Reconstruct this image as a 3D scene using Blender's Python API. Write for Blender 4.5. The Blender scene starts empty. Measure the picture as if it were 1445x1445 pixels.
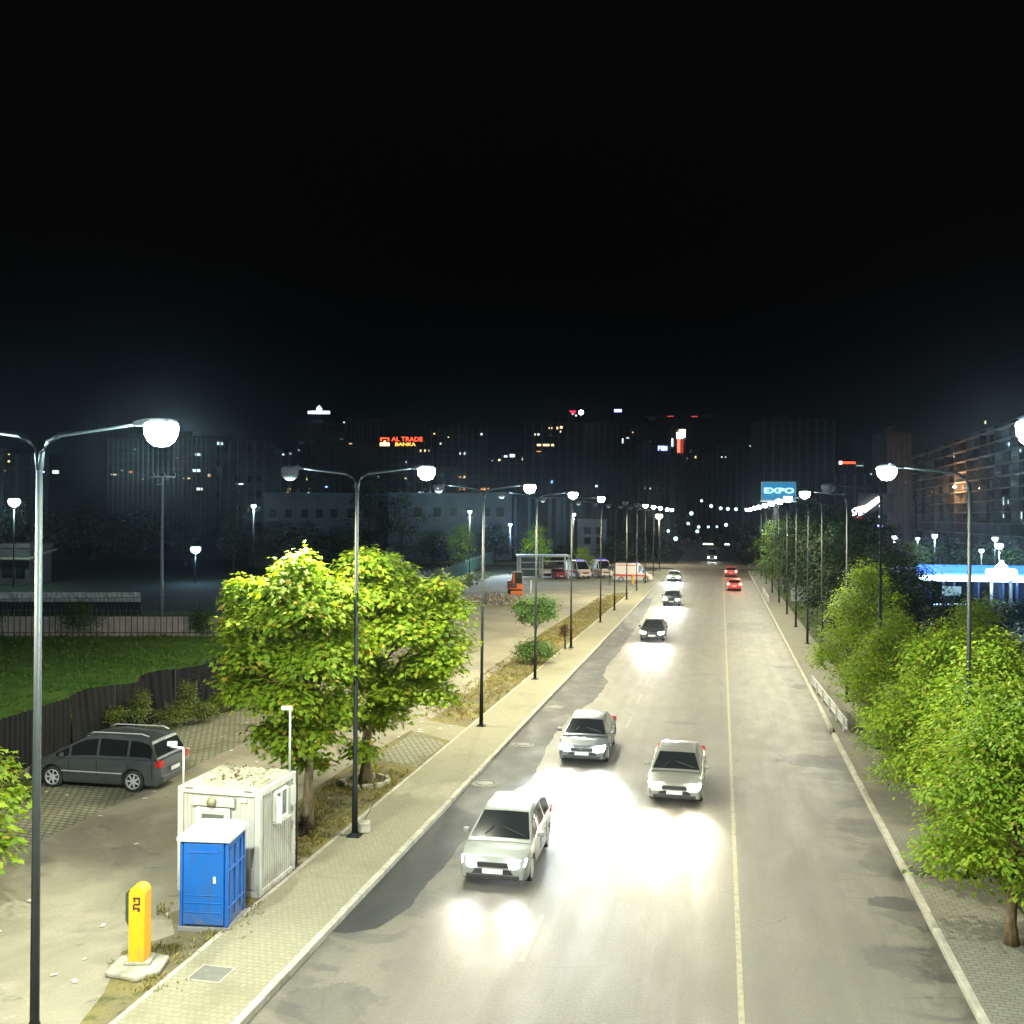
import bpy, bmesh, math, random
import numpy as np
from mathutils import Vector, Matrix
R = math.radians
random.seed(7)
rng = np.random.default_rng(11)

# ------------------------------------------------------------------ camera, world, exposure
H, F, HY = 9.0, 1400.0, 728.2          # eye height (m), focal length and horizon row of the photo (1445 px wide)
YAW, ROLL = R(11.88), R(0.4)
PITCH = math.atan((HY - 722.5) / F)
fwd0 = Vector((-math.sin(YAW), math.cos(YAW), 0)); rgt0 = Vector((math.cos(YAW), math.sin(YAW), 0)); up0 = Vector((0, 0, 1))
Fw = fwd0 * math.cos(PITCH) + up0 * math.sin(PITCH)
U1 = up0 * math.cos(PITCH) - fwd0 * math.sin(PITCH)
Rt = rgt0 * math.cos(ROLL) + U1 * math.sin(ROLL)
Up = U1 * math.cos(ROLL) - rgt0 * math.sin(ROLL)
EYE = Vector((0, 0, H))
S = bpy.context.scene
cam_d = bpy.data.cameras.new("camera"); cam = bpy.data.objects.new("camera", cam_d)
S.collection.objects.link(cam); S.camera = cam
cam_d.sensor_width = 36; cam_d.lens = 36 * F / 1445; cam_d.clip_start = .1; cam_d.clip_end = 6000
M3 = Matrix((Rt, Up, -Fw)).transposed().to_4x4(); M3.translation = EYE
cam.matrix_world = M3

world = bpy.data.worlds.new("World"); S.world = world; world.use_nodes = True
wn = world.node_tree; bg = wn.nodes["Background"]
sky = wn.nodes.new("ShaderNodeTexSky"); sky.sky_type = 'NISHITA'; sky.sun_disc = False
sky.sun_elevation = R(-4.5); sky.sun_rotation = R(160); sky.air_density = 1.3; sky.dust_density = 2.0
wn.links.new(sky.outputs[0], bg.inputs[0]); bg.inputs[1].default_value = 0.05
SKY_STRENGTH = 0.05
bg.inputs[1].default_value = SKY_STRENGTH
sun_d = bpy.data.lights.new("moonlight", 'SUN'); sun_d.energy = 0.004; sun_d.angle = R(.5); sun_d.color = (1, .96, .9)
sun = bpy.data.objects.new("moonlight", sun_d); S.collection.objects.link(sun); sun.rotation_euler = (R(50), 0, R(-20))
S.view_settings.view_transform = 'Standard'; S.view_settings.look = 'None'
S.view_settings.exposure = 2.45; S.view_settings.gamma = 1
S.render.engine = 'CYCLES'
S.cycles.use_light_tree = True; S.cycles.max_bounces = 5; S.cycles.diffuse_bounces = 2; S.cycles.glossy_bounces = 3
S.cycles.transmission_bounces = 3; S.cycles.transparent_max_bounces = 6; S.cycles.volume_bounces = 0
S.cycles.caustics_reflective = False; S.cycles.caustics_refractive = False
S.cycles.sample_clamp_indirect = 4; S.cycles.use_denoising = True
LAMP_W = 600.0; GLOW_W = 800.0
LAMP_COL = (1.0, .915, .60)

# ------------------------------------------------------------------ measuring: photo pixel -> place
def ray(px, py): return Fw + Rt * ((px - 722.5) / F) + Up * ((722.5 - py) / F)
def gp(px, py, z=0.0):
    d = ray(px, py); return EYE + d * ((z - H) / d.z)
def at(px, py, depth): return EYE + ray(px, py) * depth
def gdepth(py): return F * H / (py - HY)

# ------------------------------------------------------------------ materials
MATS = {}
def rgb(c): return (c[0], c[1], c[2], 1)
def mat(name, col, rough=.6, metal=0., var=.15, scale=3., bump=0., emit=None, estr=0., spec=.5, coat=0.):
    if name in MATS: return MATS[name]
    m = bpy.data.materials.new(name); m.use_nodes = True; MATS[name] = m
    n, l = m.node_tree.nodes, m.node_tree.links; b = n["Principled BSDF"]
    b.inputs["Roughness"].default_value = rough; b.inputs["Metallic"].default_value = metal
    b.inputs["Specular IOR Level"].default_value = spec; b.inputs["Coat Weight"].default_value = coat
    if emit:
        b.inputs["Emission Color"].default_value = rgb(emit); b.inputs["Emission Strength"].default_value = estr
    tc = n.new("ShaderNodeTexCoord"); no = n.new("ShaderNodeTexNoise"); no.inputs["Scale"].default_value = scale
    no.inputs["Detail"].default_value = 6; no.inputs["Roughness"].default_value = .65
    l.new(tc.outputs["Object"], no.inputs["Vector"])
    mr = n.new("ShaderNodeMapRange"); mr.inputs[1].default_value = .3; mr.inputs[2].default_value = .7
    mr.inputs[3].default_value = 1 - var; mr.inputs[4].default_value = 1 + var
    l.new(no.outputs["Fac"], mr.inputs[0])
    mx = n.new("ShaderNodeMix"); mx.data_type = 'RGBA'; mx.blend_type = 'MULTIPLY'; mx.inputs[0].default_value = 1
    mx.inputs[6].default_value = rgb(col); l.new(mr.outputs[0], mx.inputs[7]); l.new(mx.outputs[2], b.inputs["Base Color"])
    if bump:
        bp = n.new("ShaderNodeBump"); bp.inputs["Strength"].default_value = bump; bp.inputs["Distance"].default_value = .02
        l.new(no.outputs["Fac"], bp.inputs["Height"]); l.new(bp.outputs[0], b.inputs["Normal"])
    return m
def glow(name, col, s): return mat(name, (.02, .02, .02), emit=col, estr=s, var=0)

class NT:
    """small helper for longer node trees"""
    def __init__(s, name):
        s.m = bpy.data.materials.new(name); s.m.use_nodes = True; MATS[name] = s.m
        s.n, s.l = s.m.node_tree.nodes, s.m.node_tree.links; s.b = s.n["Principled BSDF"]
        s.tc = s.n.new("ShaderNodeTexCoord").outputs["Object"]
    def node(s, t, **kw):
        x = s.n.new(t)
        for k, v in kw.items(): setattr(x, k, v)
        return x
    def mapping(s, sc, vec=None, rot=0):
        x = s.node("ShaderNodeMapping"); x.inputs["Scale"].default_value = sc; x.inputs["Rotation"].default_value = (0, 0, rot)
        s.l.new(vec or s.tc, x.inputs["Vector"]); return x.outputs[0]
    def noise(s, scale, detail=5, rough=.6, vec=None, dist=0):
        x = s.node("ShaderNodeTexNoise"); x.inputs["Scale"].default_value = scale; x.inputs["Detail"].default_value = detail
        x.inputs["Roughness"].default_value = rough; x.inputs["Distortion"].default_value = dist
        s.l.new(vec or s.tc, x.inputs["Vector"]); return x.outputs["Fac"]
    def ramp(s, fac, lo, hi, a=0., b=1.):
        x = s.node("ShaderNodeMapRange"); x.inputs[1].default_value = lo; x.inputs[2].default_value = hi
        x.inputs[3].default_value = a; x.inputs[4].default_value = b; x.interpolation_type = 'SMOOTHSTEP'
        s.l.new(fac, x.inputs[0]); return x.outputs[0]
    def mix(s, fac, a, b, mode='MIX'):
        x = s.node("ShaderNodeMix", data_type='RGBA', blend_type=mode)
        for i, v in ((0, fac), (6, a), (7, b)):
            if isinstance(v, (tuple, list)): x.inputs[i].default_value = rgb(v)
            elif isinstance(v, (int, float)): x.inputs[i].default_value = v if i == 0 else (v, v, v, 1)
            else: s.l.new(v, x.inputs[i])
        return x.outputs[2]
    def math(s, op, a, b=0.):
        x = s.node("ShaderNodeMath", operation=op)
        for i, v in ((0, a), (1, b)):
            if isinstance(v, (int, float)): x.inputs[i].default_value = v
            else: s.l.new(v, x.inputs[i])
        return x.outputs[0]
    def brick(s, vec, w, h, mortar, c1, c2, cm, scale=1.):
        x = s.node("ShaderNodeTexBrick"); x.inputs["Scale"].default_value = scale
        x.inputs["Brick Width"].default_value = w; x.inputs["Row Height"].default_value = h; x.inputs["Mortar Size"].default_value = mortar
        x.inputs["Color1"].default_value = rgb(c1); x.inputs["Color2"].default_value = rgb(c2); x.inputs["Mortar"].default_value = rgb(cm)
        s.l.new(vec, x.inputs["Vector"]); return x
    def out(s, col, rough=.8, bump=None, bs=.3, spec=.4):
        s.l.new(col, s.b.inputs["Base Color"])
        if isinstance(rough, (int, float)): s.b.inputs["Roughness"].default_value = rough
        else: s.l.new(rough, s.b.inputs["Roughness"])
        s.b.inputs["Specular IOR Level"].default_value = spec
        if bump is not None:
            x = s.node("ShaderNodeBump"); x.inputs["Strength"].default_value = bs; x.inputs["Distance"].default_value = .02
            s.l.new(bump, x.inputs["Height"]); s.l.new(x.outputs[0], s.b.inputs["Normal"])
        return s.m
    def sep(s):
        x = s.node("ShaderNodeSeparateXYZ"); s.l.new(s.tc, x.inputs[0]); return x.outputs

def m_road():
    t = NT("worn_asphalt")
    big = t.noise(.35, 5, .6, t.mapping((1, .35, 1)), .6); fine = t.noise(14, 8, .7); mid = t.noise(1.6, 6, .65, t.mapping((1, .3, 1)))
    stain = t.noise(.55, 6, .62, t.mapping((.9, 1.6, 1)), 1.0)
    x, y, z = t.sep()
    c = t.mix(t.ramp(big, .3, .7), (.068, .060, .044), (.100, .09, .066))
    c = t.mix(t.ramp(mid, .42, .75, 0, .35), c, (.125, .112, .082))
    # dark stains, mostly beside the kerbs
    edge = t.math('MAXIMUM', t.ramp(x, 2.2, 4.4), t.ramp(x, -5.4, -7.2))
    st = t.math('MULTIPLY', t.ramp(stain, .50, .57), t.math('ADD', t.math('MULTIPLY', edge, .8), .06))
    c = t.mix(st, c, (.035, .034, .03))
    # wheel tracks polished lighter
    wv = t.node("ShaderNodeTexWave", wave_type='BANDS', bands_direction='X'); wv.inputs["Scale"].default_value = .33; wv.inputs["Distortion"].default_value = .6
    t.l.new(t.mapping((1, .05, 1)), wv.inputs["Vector"])
    c = t.mix(t.math('MULTIPLY', wv.outputs["Fac"], .22), c, (.12, .108, .08))
    # cracks
    vo = t.node("ShaderNodeTexVoronoi", feature='DISTANCE_TO_EDGE'); vo.inputs["Scale"].default_value = .35
    ns = t.node("ShaderNodeTexNoise"); ns.inputs["Scale"].default_value = 1.3
    t.l.new(t.tc, ns.inputs["Vector"]); ad = t.mix(.25, t.tc, ns.outputs["Color"], 'ADD'); t.l.new(ad, vo.inputs["Vector"])
    ck = t.math('MULTIPLY', t.ramp(vo.outputs["Distance"], .004, .012, 1, 0), t.ramp(big, .5, .6))
    c = t.mix(t.math('MULTIPLY', ck, .6), c, (.03, .03, .028))
    gut = t.math('MULTIPLY', t.math('ADD', t.ramp(x, 4.22, 4.5), t.ramp(x, -8.05, -7.8, .8, 0)), t.ramp(t.noise(1.1, 5, .6, t.mapping((1, .5, 1))), .42, .6))
    c = t.mix(t.math('MULTIPLY', gut, .8), c, (.03, .027, .018))
    trk = t.noise(1.5, 4, .6, t.mapping((1, .018, 1)), .2); gr = t.noise(26, 5, .75)
    c = t.mix(t.ramp(trk, .46, .66, 0, .38), c, (.05, .045, .035)); c = t.mix(t.ramp(trk, .44, .3, 0, .3), c, (.14, .128, .098)) if False else c
    c = t.mix(t.ramp(fine, .4, .62, 0, .5), c, (.055, .052, .042)); c = t.mix(t.ramp(gr, .55, .68, 0, .5), c, (.16, .148, .115))
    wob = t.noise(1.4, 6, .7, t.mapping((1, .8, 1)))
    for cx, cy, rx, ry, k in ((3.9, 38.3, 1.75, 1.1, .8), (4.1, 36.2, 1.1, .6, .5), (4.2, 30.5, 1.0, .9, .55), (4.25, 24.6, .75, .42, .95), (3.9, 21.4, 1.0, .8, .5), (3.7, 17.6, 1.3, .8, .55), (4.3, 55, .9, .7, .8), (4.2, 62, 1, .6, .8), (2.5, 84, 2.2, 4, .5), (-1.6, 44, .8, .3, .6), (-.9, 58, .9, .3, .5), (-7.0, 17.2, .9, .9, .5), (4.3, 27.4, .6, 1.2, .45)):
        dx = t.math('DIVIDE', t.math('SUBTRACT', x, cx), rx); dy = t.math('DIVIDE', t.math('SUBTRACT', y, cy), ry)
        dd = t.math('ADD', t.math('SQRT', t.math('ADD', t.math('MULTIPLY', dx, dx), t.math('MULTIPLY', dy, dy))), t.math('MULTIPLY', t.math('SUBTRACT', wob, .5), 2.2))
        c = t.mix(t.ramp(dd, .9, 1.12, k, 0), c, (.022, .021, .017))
    ro = t.ramp(mid, .3, .7, .55, .66)
    return t.out(c, ro, fine, .3, .38)
def m_patch():
    t = NT("dark_new_asphalt")
    fine = t.noise(18, 8, .7); mid = t.noise(1.1, 6, .65, t.mapping((1, .6, 1)))
    c = t.mix(t.ramp(mid, .35, .7), (.010, .0105, .010), (.028, .028, .025)); c = t.mix(t.ramp(fine, .5, .8, 0, .5), c, (.05, .05, .046))
    return t.out(c, t.ramp(mid, .3, .7, .55, .75), fine, .5, .25)
def m_lot():
    t = NT("dusty_lot_asphalt")
    big = t.noise(.22, 6, .6, None, .8); mid = t.noise(1.2, 7, .65, None, .5); fine = t.noise(16, 7, .7)
    c = t.mix(t.ramp(big, .32, .68), (.16, .142, .098), (.24, .218, .155)); c = t.mix(t.ramp(mid, .52, .7, 0, .7), c, (.25, .23, .165))
    st = t.noise(.8, 6, .7, t.mapping((1, 1.7, 1)), 1.2); c = t.mix(t.ramp(st, .6, .7, 0, .65), c, (.05, .047, .036))
    vo = t.node("ShaderNodeTexVoronoi", feature='DISTANCE_TO_EDGE'); vo.inputs["Scale"].default_value = .22; t.l.new(t.tc, vo.inputs["Vector"])
    c = t.mix(t.ramp(vo.outputs["Distance"], .002, .008, .12, 0), c, (.06, .06, .05))
    c = t.mix(t.ramp(fine, .4, .75, 0, .3), c, (.07, .065, .05))
    return t.out(c, .85, fine, .3)
def m_pave(name, c1, c2, cm, w, h, rot=0):
    t = NT(name)
    br = t.brick(t.mapping((1, 1, 1), None, rot), w, h, .012, c1, c2, cm)
    big = t.noise(.5, 6, .65, None, .6); fine = t.noise(11, 7, .7)
    c = t.mix(t.ramp(big, .5, .72, 0, .6), br.outputs["Color"], (c2[0] * .55, c2[1] * .52, c2[2] * .42))
    c = t.mix(t.ramp(fine, .35, .75, 0, .45), c, (c1[0] * .6, c1[1] * .6, c1[2] * .55))
    return t.out(c, .88, t.math('SUBTRACT', fine, br.outputs["Fac"]), .4)
def m_grid():
    t = NT("grass_grid_pavers")
    br = t.brick(t.mapping((1, 1, 1), None, R(4)), .25, .21, .03, (.17, .16, .115), (.215, .2, .145), (.06, .066, .025)); br.offset = .5
    big = t.noise(.45, 6, .65, None, .8); fine = t.noise(9, 7, .7)
    c = t.mix(t.ramp(big, .5, .66, 0, .75), br.outputs["Color"], (.07, .075, .03)); c = t.mix(t.ramp(fine, .55, .75, 0, .5), c, (.2, .19, .14))
    return t.out(c, .9, t.math('SUBTRACT', fine, br.outputs["Fac"]), .6)
def m_verge():
    t = NT("dry_grass_verge")
    big = t.noise(.6, 6, .65, None, .8); mid = t.noise(2.6, 7, .7); fine = t.noise(22, 7, .75)
    c = t.mix(t.ramp(big, .4, .6), (.16, .135, .05), (.115, .098, .06)); c = t.mix(t.ramp(mid, .5, .66, 0, .75), c, (.05, .062, .018))
    c = t.mix(t.ramp(fine, .5, .75, 0, .6), c, (.24, .21, .1))
    return t.out(c, .95, fine, .9, .1)
def m_field():
    t = NT("field_grass")
    big = t.noise(.22, 6, .65, t.mapping((.7, 1.4, 1)), .8); mid = t.noise(1.4, 7, .7); fine = t.noise(16, 7, .75)
    c = t.mix(t.ramp(big, .38, .62), (.075, .17, .026), (.11, .21, .04)); c = t.mix(t.ramp(mid, .5, .7, 0, .7), c, (.02, .045, .012))
    c = t.mix(t.ramp(fine, .5, .75, 0, .5), c, (.08, .13, .035))
    return t.out(c, .95, fine, 1., .1)
def m_soil(name, a, b):
    t = NT(name); big = t.noise(.05, 6, .6); fine = t.noise(3, 7, .7)
    c = t.mix(t.ramp(big, .35, .65), a, b); c = t.mix(t.ramp(fine, .5, .75, 0, .4), c, (a[0] * .6, a[1] * .6, a[2] * .6))
    return t.out(c, .95, fine, .5, .2)
def m_leaf(name, dark, mid, light, odd, trans=.35):
    m = bpy.data.materials.new(name); m.use_nodes = True; MATS[name] = m
    n, l = m.node_tree.nodes, m.node_tree.links; b = n["Principled BSDF"]
    g = n.new("ShaderNodeNewGeometry"); cr = n.new("ShaderNodeValToRGB")
    e = cr.color_ramp.elements; e[0].position = 0; e[0].color = rgb(dark); e[1].position = .93; e[1].color = rgb(light)
    x = e.new(.45); x.color = rgb(mid); x = e.new(.97); x.color = rgb(odd)
    l.new(g.outputs["Random Per Island"], cr.inputs[0]); l.new(cr.outputs[0], b.inputs["Base Color"])
    b.inputs["Roughness"].default_value = .6; b.inputs["Specular IOR Level"].default_value = .06 if light[1] < .08 else .22
    tr = n.new("ShaderNodeBsdfTranslucent"); mx = n.new("ShaderNodeMixShader"); mx.inputs[0].default_value = trans
    br = n.new("ShaderNodeMix"); br.data_type = 'RGBA'; br.blend_type = 'MULTIPLY'; br.inputs[0].default_value = 1
    br.inputs[7].default_value = (1.5, 1.5, .5, 1); l.new(cr.outputs[0], br.inputs[6]); l.new(br.outputs[2], tr.inputs[0])
    l.new(b.outputs[0], mx.inputs[1]); l.new(tr.outputs[0], mx.inputs[2]); l.new(mx.outputs[0], n["Material Output"].inputs[0])
    return m
def m_bark(name, c):
    t = NT(name); w = t.noise(9, 7, .7, t.mapping((1, 1, .25)), .5)
    return t.out(t.mix(t.ramp(w, .35, .65), (c[0] * .5, c[1] * .5, c[2] * .5), c), .9, w, .9, .2)
def m_dirty(name, c, rough, amt=.5, spec=.4):
    t = NT(name); st = t.noise(3.2, 6, .65, t.mapping((2.2, 2.2, .22)), .3); bl = t.noise(1.7, 7, .68, None, .6); fi = t.noise(24, 4, .6); x, y, z = t.sep()
    low = t.math('MULTIPLY', t.ramp(z, .0, .65, 1, 0), t.ramp(bl, .35, .6))
    k = t.mix(t.math('MULTIPLY', t.ramp(st, .52, .72), amt), c, (c[0] * .45 + .02, c[1] * .45 + .018, c[2] * .42 + .012)); k = t.mix(t.math('MULTIPLY', t.ramp(bl, .5, .66), amt * .45), k, (c[0] * .7 + .03, c[1] * .7 + .028, c[2] * .65 + .015))
    k = t.mix(t.math('MULTIPLY', low, amt * 1.2), k, (.11, .095, .065)); k = t.mix(t.ramp(fi, .62, .72, 0, amt * .5), k, (c[0] * .5, c[1] * .5, c[2] * .5))
    return t.out(k, t.ramp(bl, .3, .7, rough, rough + .2), bl, .12, spec)
def m_facade(name, c):
    t = NT(name); n1 = t.noise(.25, 5, .6); n2 = t.noise(2.5, 5, .6, t.mapping((1, 1, .3)))
    k = t.mix(t.ramp(n1, .3, .7), (c[0] * .75, c[1] * .75, c[2] * .75), c); k = t.mix(t.ramp(n2, .55, .75, 0, .35), k, (c[0] * .5, c[1] * .5, c[2] * .5))
    return t.out(k, .85, None)

M_ROAD, M_PATCH, M_LOT = m_road(), m_patch(), m_lot()
M_PAVE = m_pave("small_yellow_pavers", (.19, .175, .115), (.215, .2, .135), (.155, .143, .094), .14, .14, 0)
M_PAVE2 = m_pave("grey_pavers", (.14, .132, .1), (.17, .16, .122), (.085, .08, .06), .24, .12)
M_GRID, M_VERGE, M_FIELD = m_grid(), m_verge(), m_field()
M_KERB = mat("kerb_concrete", (.27, .255, .2), .85, var=.3, scale=2.5, bump=.3)
M_CONC = mat("rough_concrete", (.25, .235, .18), .9, var=.35, scale=4, bump=.5)
M_POLE = mat("pole_paint_grey_green", (.008, .0105, .0095), .6, var=.2, scale=4, spec=.2)
M_DARKM = mat("dark_metal", (.03, .03, .032), .45, .3)
M_BLACK = mat("black_rubber", (.015, .015, .016), .75)
M_WHITEP = mat("white_painted_metal", (.66, .65, .58), .5, var=.08, scale=2)
M_GLASS = mat("dark_window_glass", (.009, .011, .012), .08, spec=.8, var=0)
M_GLASSD = mat("dull_dark_glass", (.012, .014, .016), .5, spec=.3, var=0)
M_PANE = mat("greenish_window_glass", (.09, .11, .085), .2, spec=.7, var=.15)
M_CHROME = mat("alloy_metal", (.5, .51, .52), .35, .35)
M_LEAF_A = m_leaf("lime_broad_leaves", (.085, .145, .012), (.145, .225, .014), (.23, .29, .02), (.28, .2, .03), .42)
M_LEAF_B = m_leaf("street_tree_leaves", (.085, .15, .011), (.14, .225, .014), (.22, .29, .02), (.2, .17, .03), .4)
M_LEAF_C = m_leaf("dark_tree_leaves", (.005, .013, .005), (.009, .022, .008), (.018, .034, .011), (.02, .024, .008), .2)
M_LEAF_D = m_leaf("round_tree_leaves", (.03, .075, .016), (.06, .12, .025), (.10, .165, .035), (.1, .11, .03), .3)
M_LEAF_W = m_leaf("weed_leaves", (.035, .065, .014), (.08, .11, .022), (.14, .15, .04), (.16, .11, .05), .3)
M_LEAF_BR = m_leaf("withered_leaves", (.035, .02, .008), (.06, .035, .012), (.1, .06, .02), (.06, .06, .02), .2)
M_LEAF_Y = m_leaf("dry_grass_blades", (.12, .1, .03), (.2, .17, .06), (.28, .24, .1), (.09, .1, .02), .3)
M_LEAF_F = m_leaf("field_grass_blades", (.05, .11, .018), (.075, .15, .024), (.11, .17, .03), (.1, .1, .04), .3)
M_BARK = m_bark("grey_brown_bark", (.17, .13, .075)); M_BARK_D = m_bark("dark_bark", (.05, .04, .03))

# ------------------------------------------------------------------ objects
COL = S.collection
def tag(o, label=None, cat=None, group=None, kind=None):
    if label: o["label"] = label
    if cat: o["category"] = cat
    if group: o["group"] = group
    if kind: o["kind"] = kind
    return o
def empty(name, loc=(0, 0, 0), rz=0.):
    o = bpy.data.objects.new(name, None); COL.objects.link(o); o.location = loc; o.rotation_euler = (0, 0, rz); o.empty_display_size = .2
    return o
def link(name, me, parent=None, loc=(0, 0, 0), rz=0.):
    o = bpy.data.objects.new(name, me); COL.objects.link(o); o.location = loc; o.rotation_euler = (0, 0, rz)
    if parent: o.parent = parent
    return o
def copy_tree(o, parent=None):
    c = o.copy(); COL.objects.link(c)
    if parent: c.parent = parent
    for ch in o.children: copy_tree(ch, c)
    return c

class MB:
    def __init__(s): s.v, s.f = [], []
    def add(s, vs, fs):
        b = len(s.v); s.v += [tuple(p) for p in vs]; s.f += [tuple(i + b for i in q) for q in fs]; return s
    def box(s, c, d, rz=0., taper=1.):
        cx, cy, cz = c; x, y, z = d[0] / 2, d[1] / 2, d[2] / 2; co, si = math.cos(rz), math.sin(rz); vs = []
        for k, zz in ((1, -z), (taper, z)):
            for a, b in ((-x, -y), (x, -y), (x, y), (-x, y)):
                a, b = a * k, b * k; vs.append((cx + a * co - b * si, cy + a * si + b * co, cz + zz))
        return s.add(vs, [(3, 2, 1, 0), (4, 5, 6, 7), (0, 1, 5, 4), (1, 2, 6, 5), (2, 3, 7, 6), (3, 0, 4, 7)])
    def tube(s, pts, rad, n=8, cap=True):
        pts = [Vector(p) for p in pts]; rad = rad if isinstance(rad, (list, tuple)) else [rad] * len(pts); vs = []
        for i, p in enumerate(pts):
            t = (pts[min(i + 1, len(pts) - 1)] - pts[max(i - 1, 0)]).normalized()
            a = t.cross(Vector((0, 0, 1)) if abs(t.z) < .9 else Vector((1, 0, 0))).normalized(); b = t.cross(a)
            vs += [p + (a * math.cos(2 * math.pi * k / n) + b * math.sin(2 * math.pi * k / n)) * rad[i] for k in range(n)]
        fs = [(i * n + k, i * n + (k + 1) % n, (i + 1) * n + (k + 1) % n, (i + 1) * n + k) for i in range(len(pts) - 1) for k in range(n)]
        if cap: fs += [tuple(range(n))[::-1], tuple((len(pts) - 1) * n + k for k in range(n))]
        return s.add(vs, fs)
    def lathe(s, prof, n=16, c=(0, 0, 0), axis='z'):
        vs = []
        for r, h in prof:
            for k in range(n):
                a = 2 * math.pi * k / n; u, w = r * math.cos(a), r * math.sin(a)
                vs.append((c[0] + u, c[1] + w, c[2] + h) if axis == 'z' else (c[0] + h, c[1] + u, c[2] + w))
        fs = [(i * n + k, i * n + (k + 1) % n, (i + 1) * n + (k + 1) % n, (i + 1) * n + k) for i in range(len(prof) - 1) for k in range(n)]
        return s.add(vs, fs)
    def prism(s, poly, z0, z1):
        n = len(poly); vs = [(p[0], p[1], z0) for p in poly] + [(p[0], p[1], z1) for p in poly]
        return s.add(vs, [tuple(range(n))[::-1], tuple(range(n, 2 * n))] + [(i, (i + 1) % n, n + (i + 1) % n, n + i) for i in range(n)])
    def extr(s, poly, y0, y1):           # polygon in x-z, extruded along y
        n = len(poly); vs = [(p[0], y0, p[1]) for p in poly] + [(p[0], y1, p[1]) for p in poly]
        return s.add(vs, [tuple(range(n)), tuple(range(n, 2 * n))[::-1]] + [(i, n + i, n + (i + 1) % n, (i + 1) % n) for i in range(n)])
    def mesh(s, name, m, smooth=False):
        me = bpy.data.meshes.new(name); me.from_pydata(s.v, [], s.f)
        for x in (m if isinstance(m, (list, tuple)) else [m]): me.materials.append(x)
        bm = bmesh.new(); bm.from_mesh(me); bmesh.ops.recalc_face_normals(bm, faces=bm.faces); bm.to_mesh(me); bm.free()
        if smooth: me.polygons.foreach_set("use_smooth", [True] * len(me.polygons))
        return me
    def build(s, name, m, parent=None, smooth=False, bevel=0., loc=(0, 0, 0), rz=0., seg=2):
        o = link(name, s.mesh(name, m, smooth), parent, loc, rz)
        if bevel:
            b = o.modifiers.new("bevel", 'BEVEL'); b.width = bevel; b.segments = seg; b.limit_method = 'ANGLE'; b.angle_limit = R(40)
        return o

def sheet(name, poly, z, m, kind='structure', nx=0):
    from mathutils.geometry import tessellate_polygon
    vs = [Vector((p[0], p[1], z)) for p in poly]; fs = []
    for t in tessellate_polygon([vs]):
        n = (vs[t[1]] - vs[t[0]]).cross(vs[t[2]] - vs[t[0]]); fs.append(tuple(t) if n.z > 0 else tuple(t)[::-1])
    me = bpy.data.meshes.new(name); me.from_pydata(vs, [], fs); me.materials.append(m)
    return tag(link(name, me), kind=kind)

def text_mesh(body, size, depth, m, name="lettering", parent=None, loc=(0, 0, 0), sx=1., bold=.0):
    cu = bpy.data.curves.new(name, 'FONT'); cu.body = body; cu.size = size; cu.extrude = depth; cu.align_x = 'CENTER'; cu.align_y = 'CENTER'
    cu.offset = bold; cu.resolution_u = 3
    o = bpy.data.objects.new(name, cu); COL.objects.link(o)
    dg = bpy.context.evaluated_depsgraph_get(); me = bpy.data.meshes.new_from_object(o.evaluated_get(dg)); bpy.data.objects.remove(o)
    me.name = name; me.materials.clear(); me.materials.append(m)
    me.transform(Matrix.Rotation(R(90), 4, 'X') @ Matrix.Scale(sx, 4, (1, 0, 0)))
    o = link(name, me, parent, loc); return o
def point_light(parent, loc, power, col, size=.15, name="lamp_light", spot=None, aim=None, blend=.5, rz=0):
    d = bpy.data.lights.new(name, 'SPOT' if spot else 'POINT'); d.energy = power; d.color = col; d.shadow_soft_size = size
    if spot: d.spot_size = R(spot); d.spot_blend = blend
    o = bpy.data.objects.new(name, d); COL.objects.link(o); o.parent = parent; o.location = loc
    if aim: o.rotation_euler = Vector(aim).to_track_quat('-Z', 'Y').to_euler()
    return o

# ------------------------------------------------------------------ setting: ground and carriageway
XL, XR, XC = -8.15, 4.55, .42
ground = sheet("ground", [(-1600, -200), (1600, -200), (1600, 3500), (-1600, 3500)], -.12, m_soil("dark_ground_soil", (.035, .036, .026), (.06, .058, .042)))
road = sheet("road", [(XL, -40), (XR, -40), (XR, 176), (XL, 176)], 0, M_ROAD)
def far_road_poly():
    a = [(XL, 176.0), (-9, 260), (-22, 400), (-40, 560)]; b = [(-24, 560), (-8, 400), (3.6, 260), (XR, 176.0)]
    return a + b
sheet("far_road", far_road_poly(), -.004, M_ROAD)
cross = sheet("crossroad", [(-60, 178), (-60, 192), (60, 192), (60, 178)], .004, M_LOT)
# dark new asphalt strip beside the left kerb
pp = [(XL, 20.2)]
ys = [20.2, 20.6, 22, 25, 28, 31, 33, 36, 40, 44, 48, 50, 54, 56, 60, 66, 74, 84, 96, 110]
ws = [.35, .95, 1.2, 1.25, 1.3, 1.3, 1.9, 1.75, 1.5, 1.6, 2.1, 2.2, 2.2, 1.7, 1.5, 1.6, 1.5, 1.5, 1.3, .9]
yy = [20.2 + (110 - 20.2) * (i / 240) ** 1.25 for i in range(241)]; vs = []
for i, y in enumerate(yy):
    w = max(.05, float(np.interp(y, ys, ws)) + .03 * math.sin(y * 2.1) + random.uniform(-.03, .03)); vs += [(XL, y, .004), (XL + w, y + random.uniform(-.02, .02), .004)]
tag(MB().add(vs, [(2 * i, 2 * i + 1, 2 * i + 3, 2 * i + 2) for i in range(240)]).build("asphalt_patch", M_PATCH), kind='structure')
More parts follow.
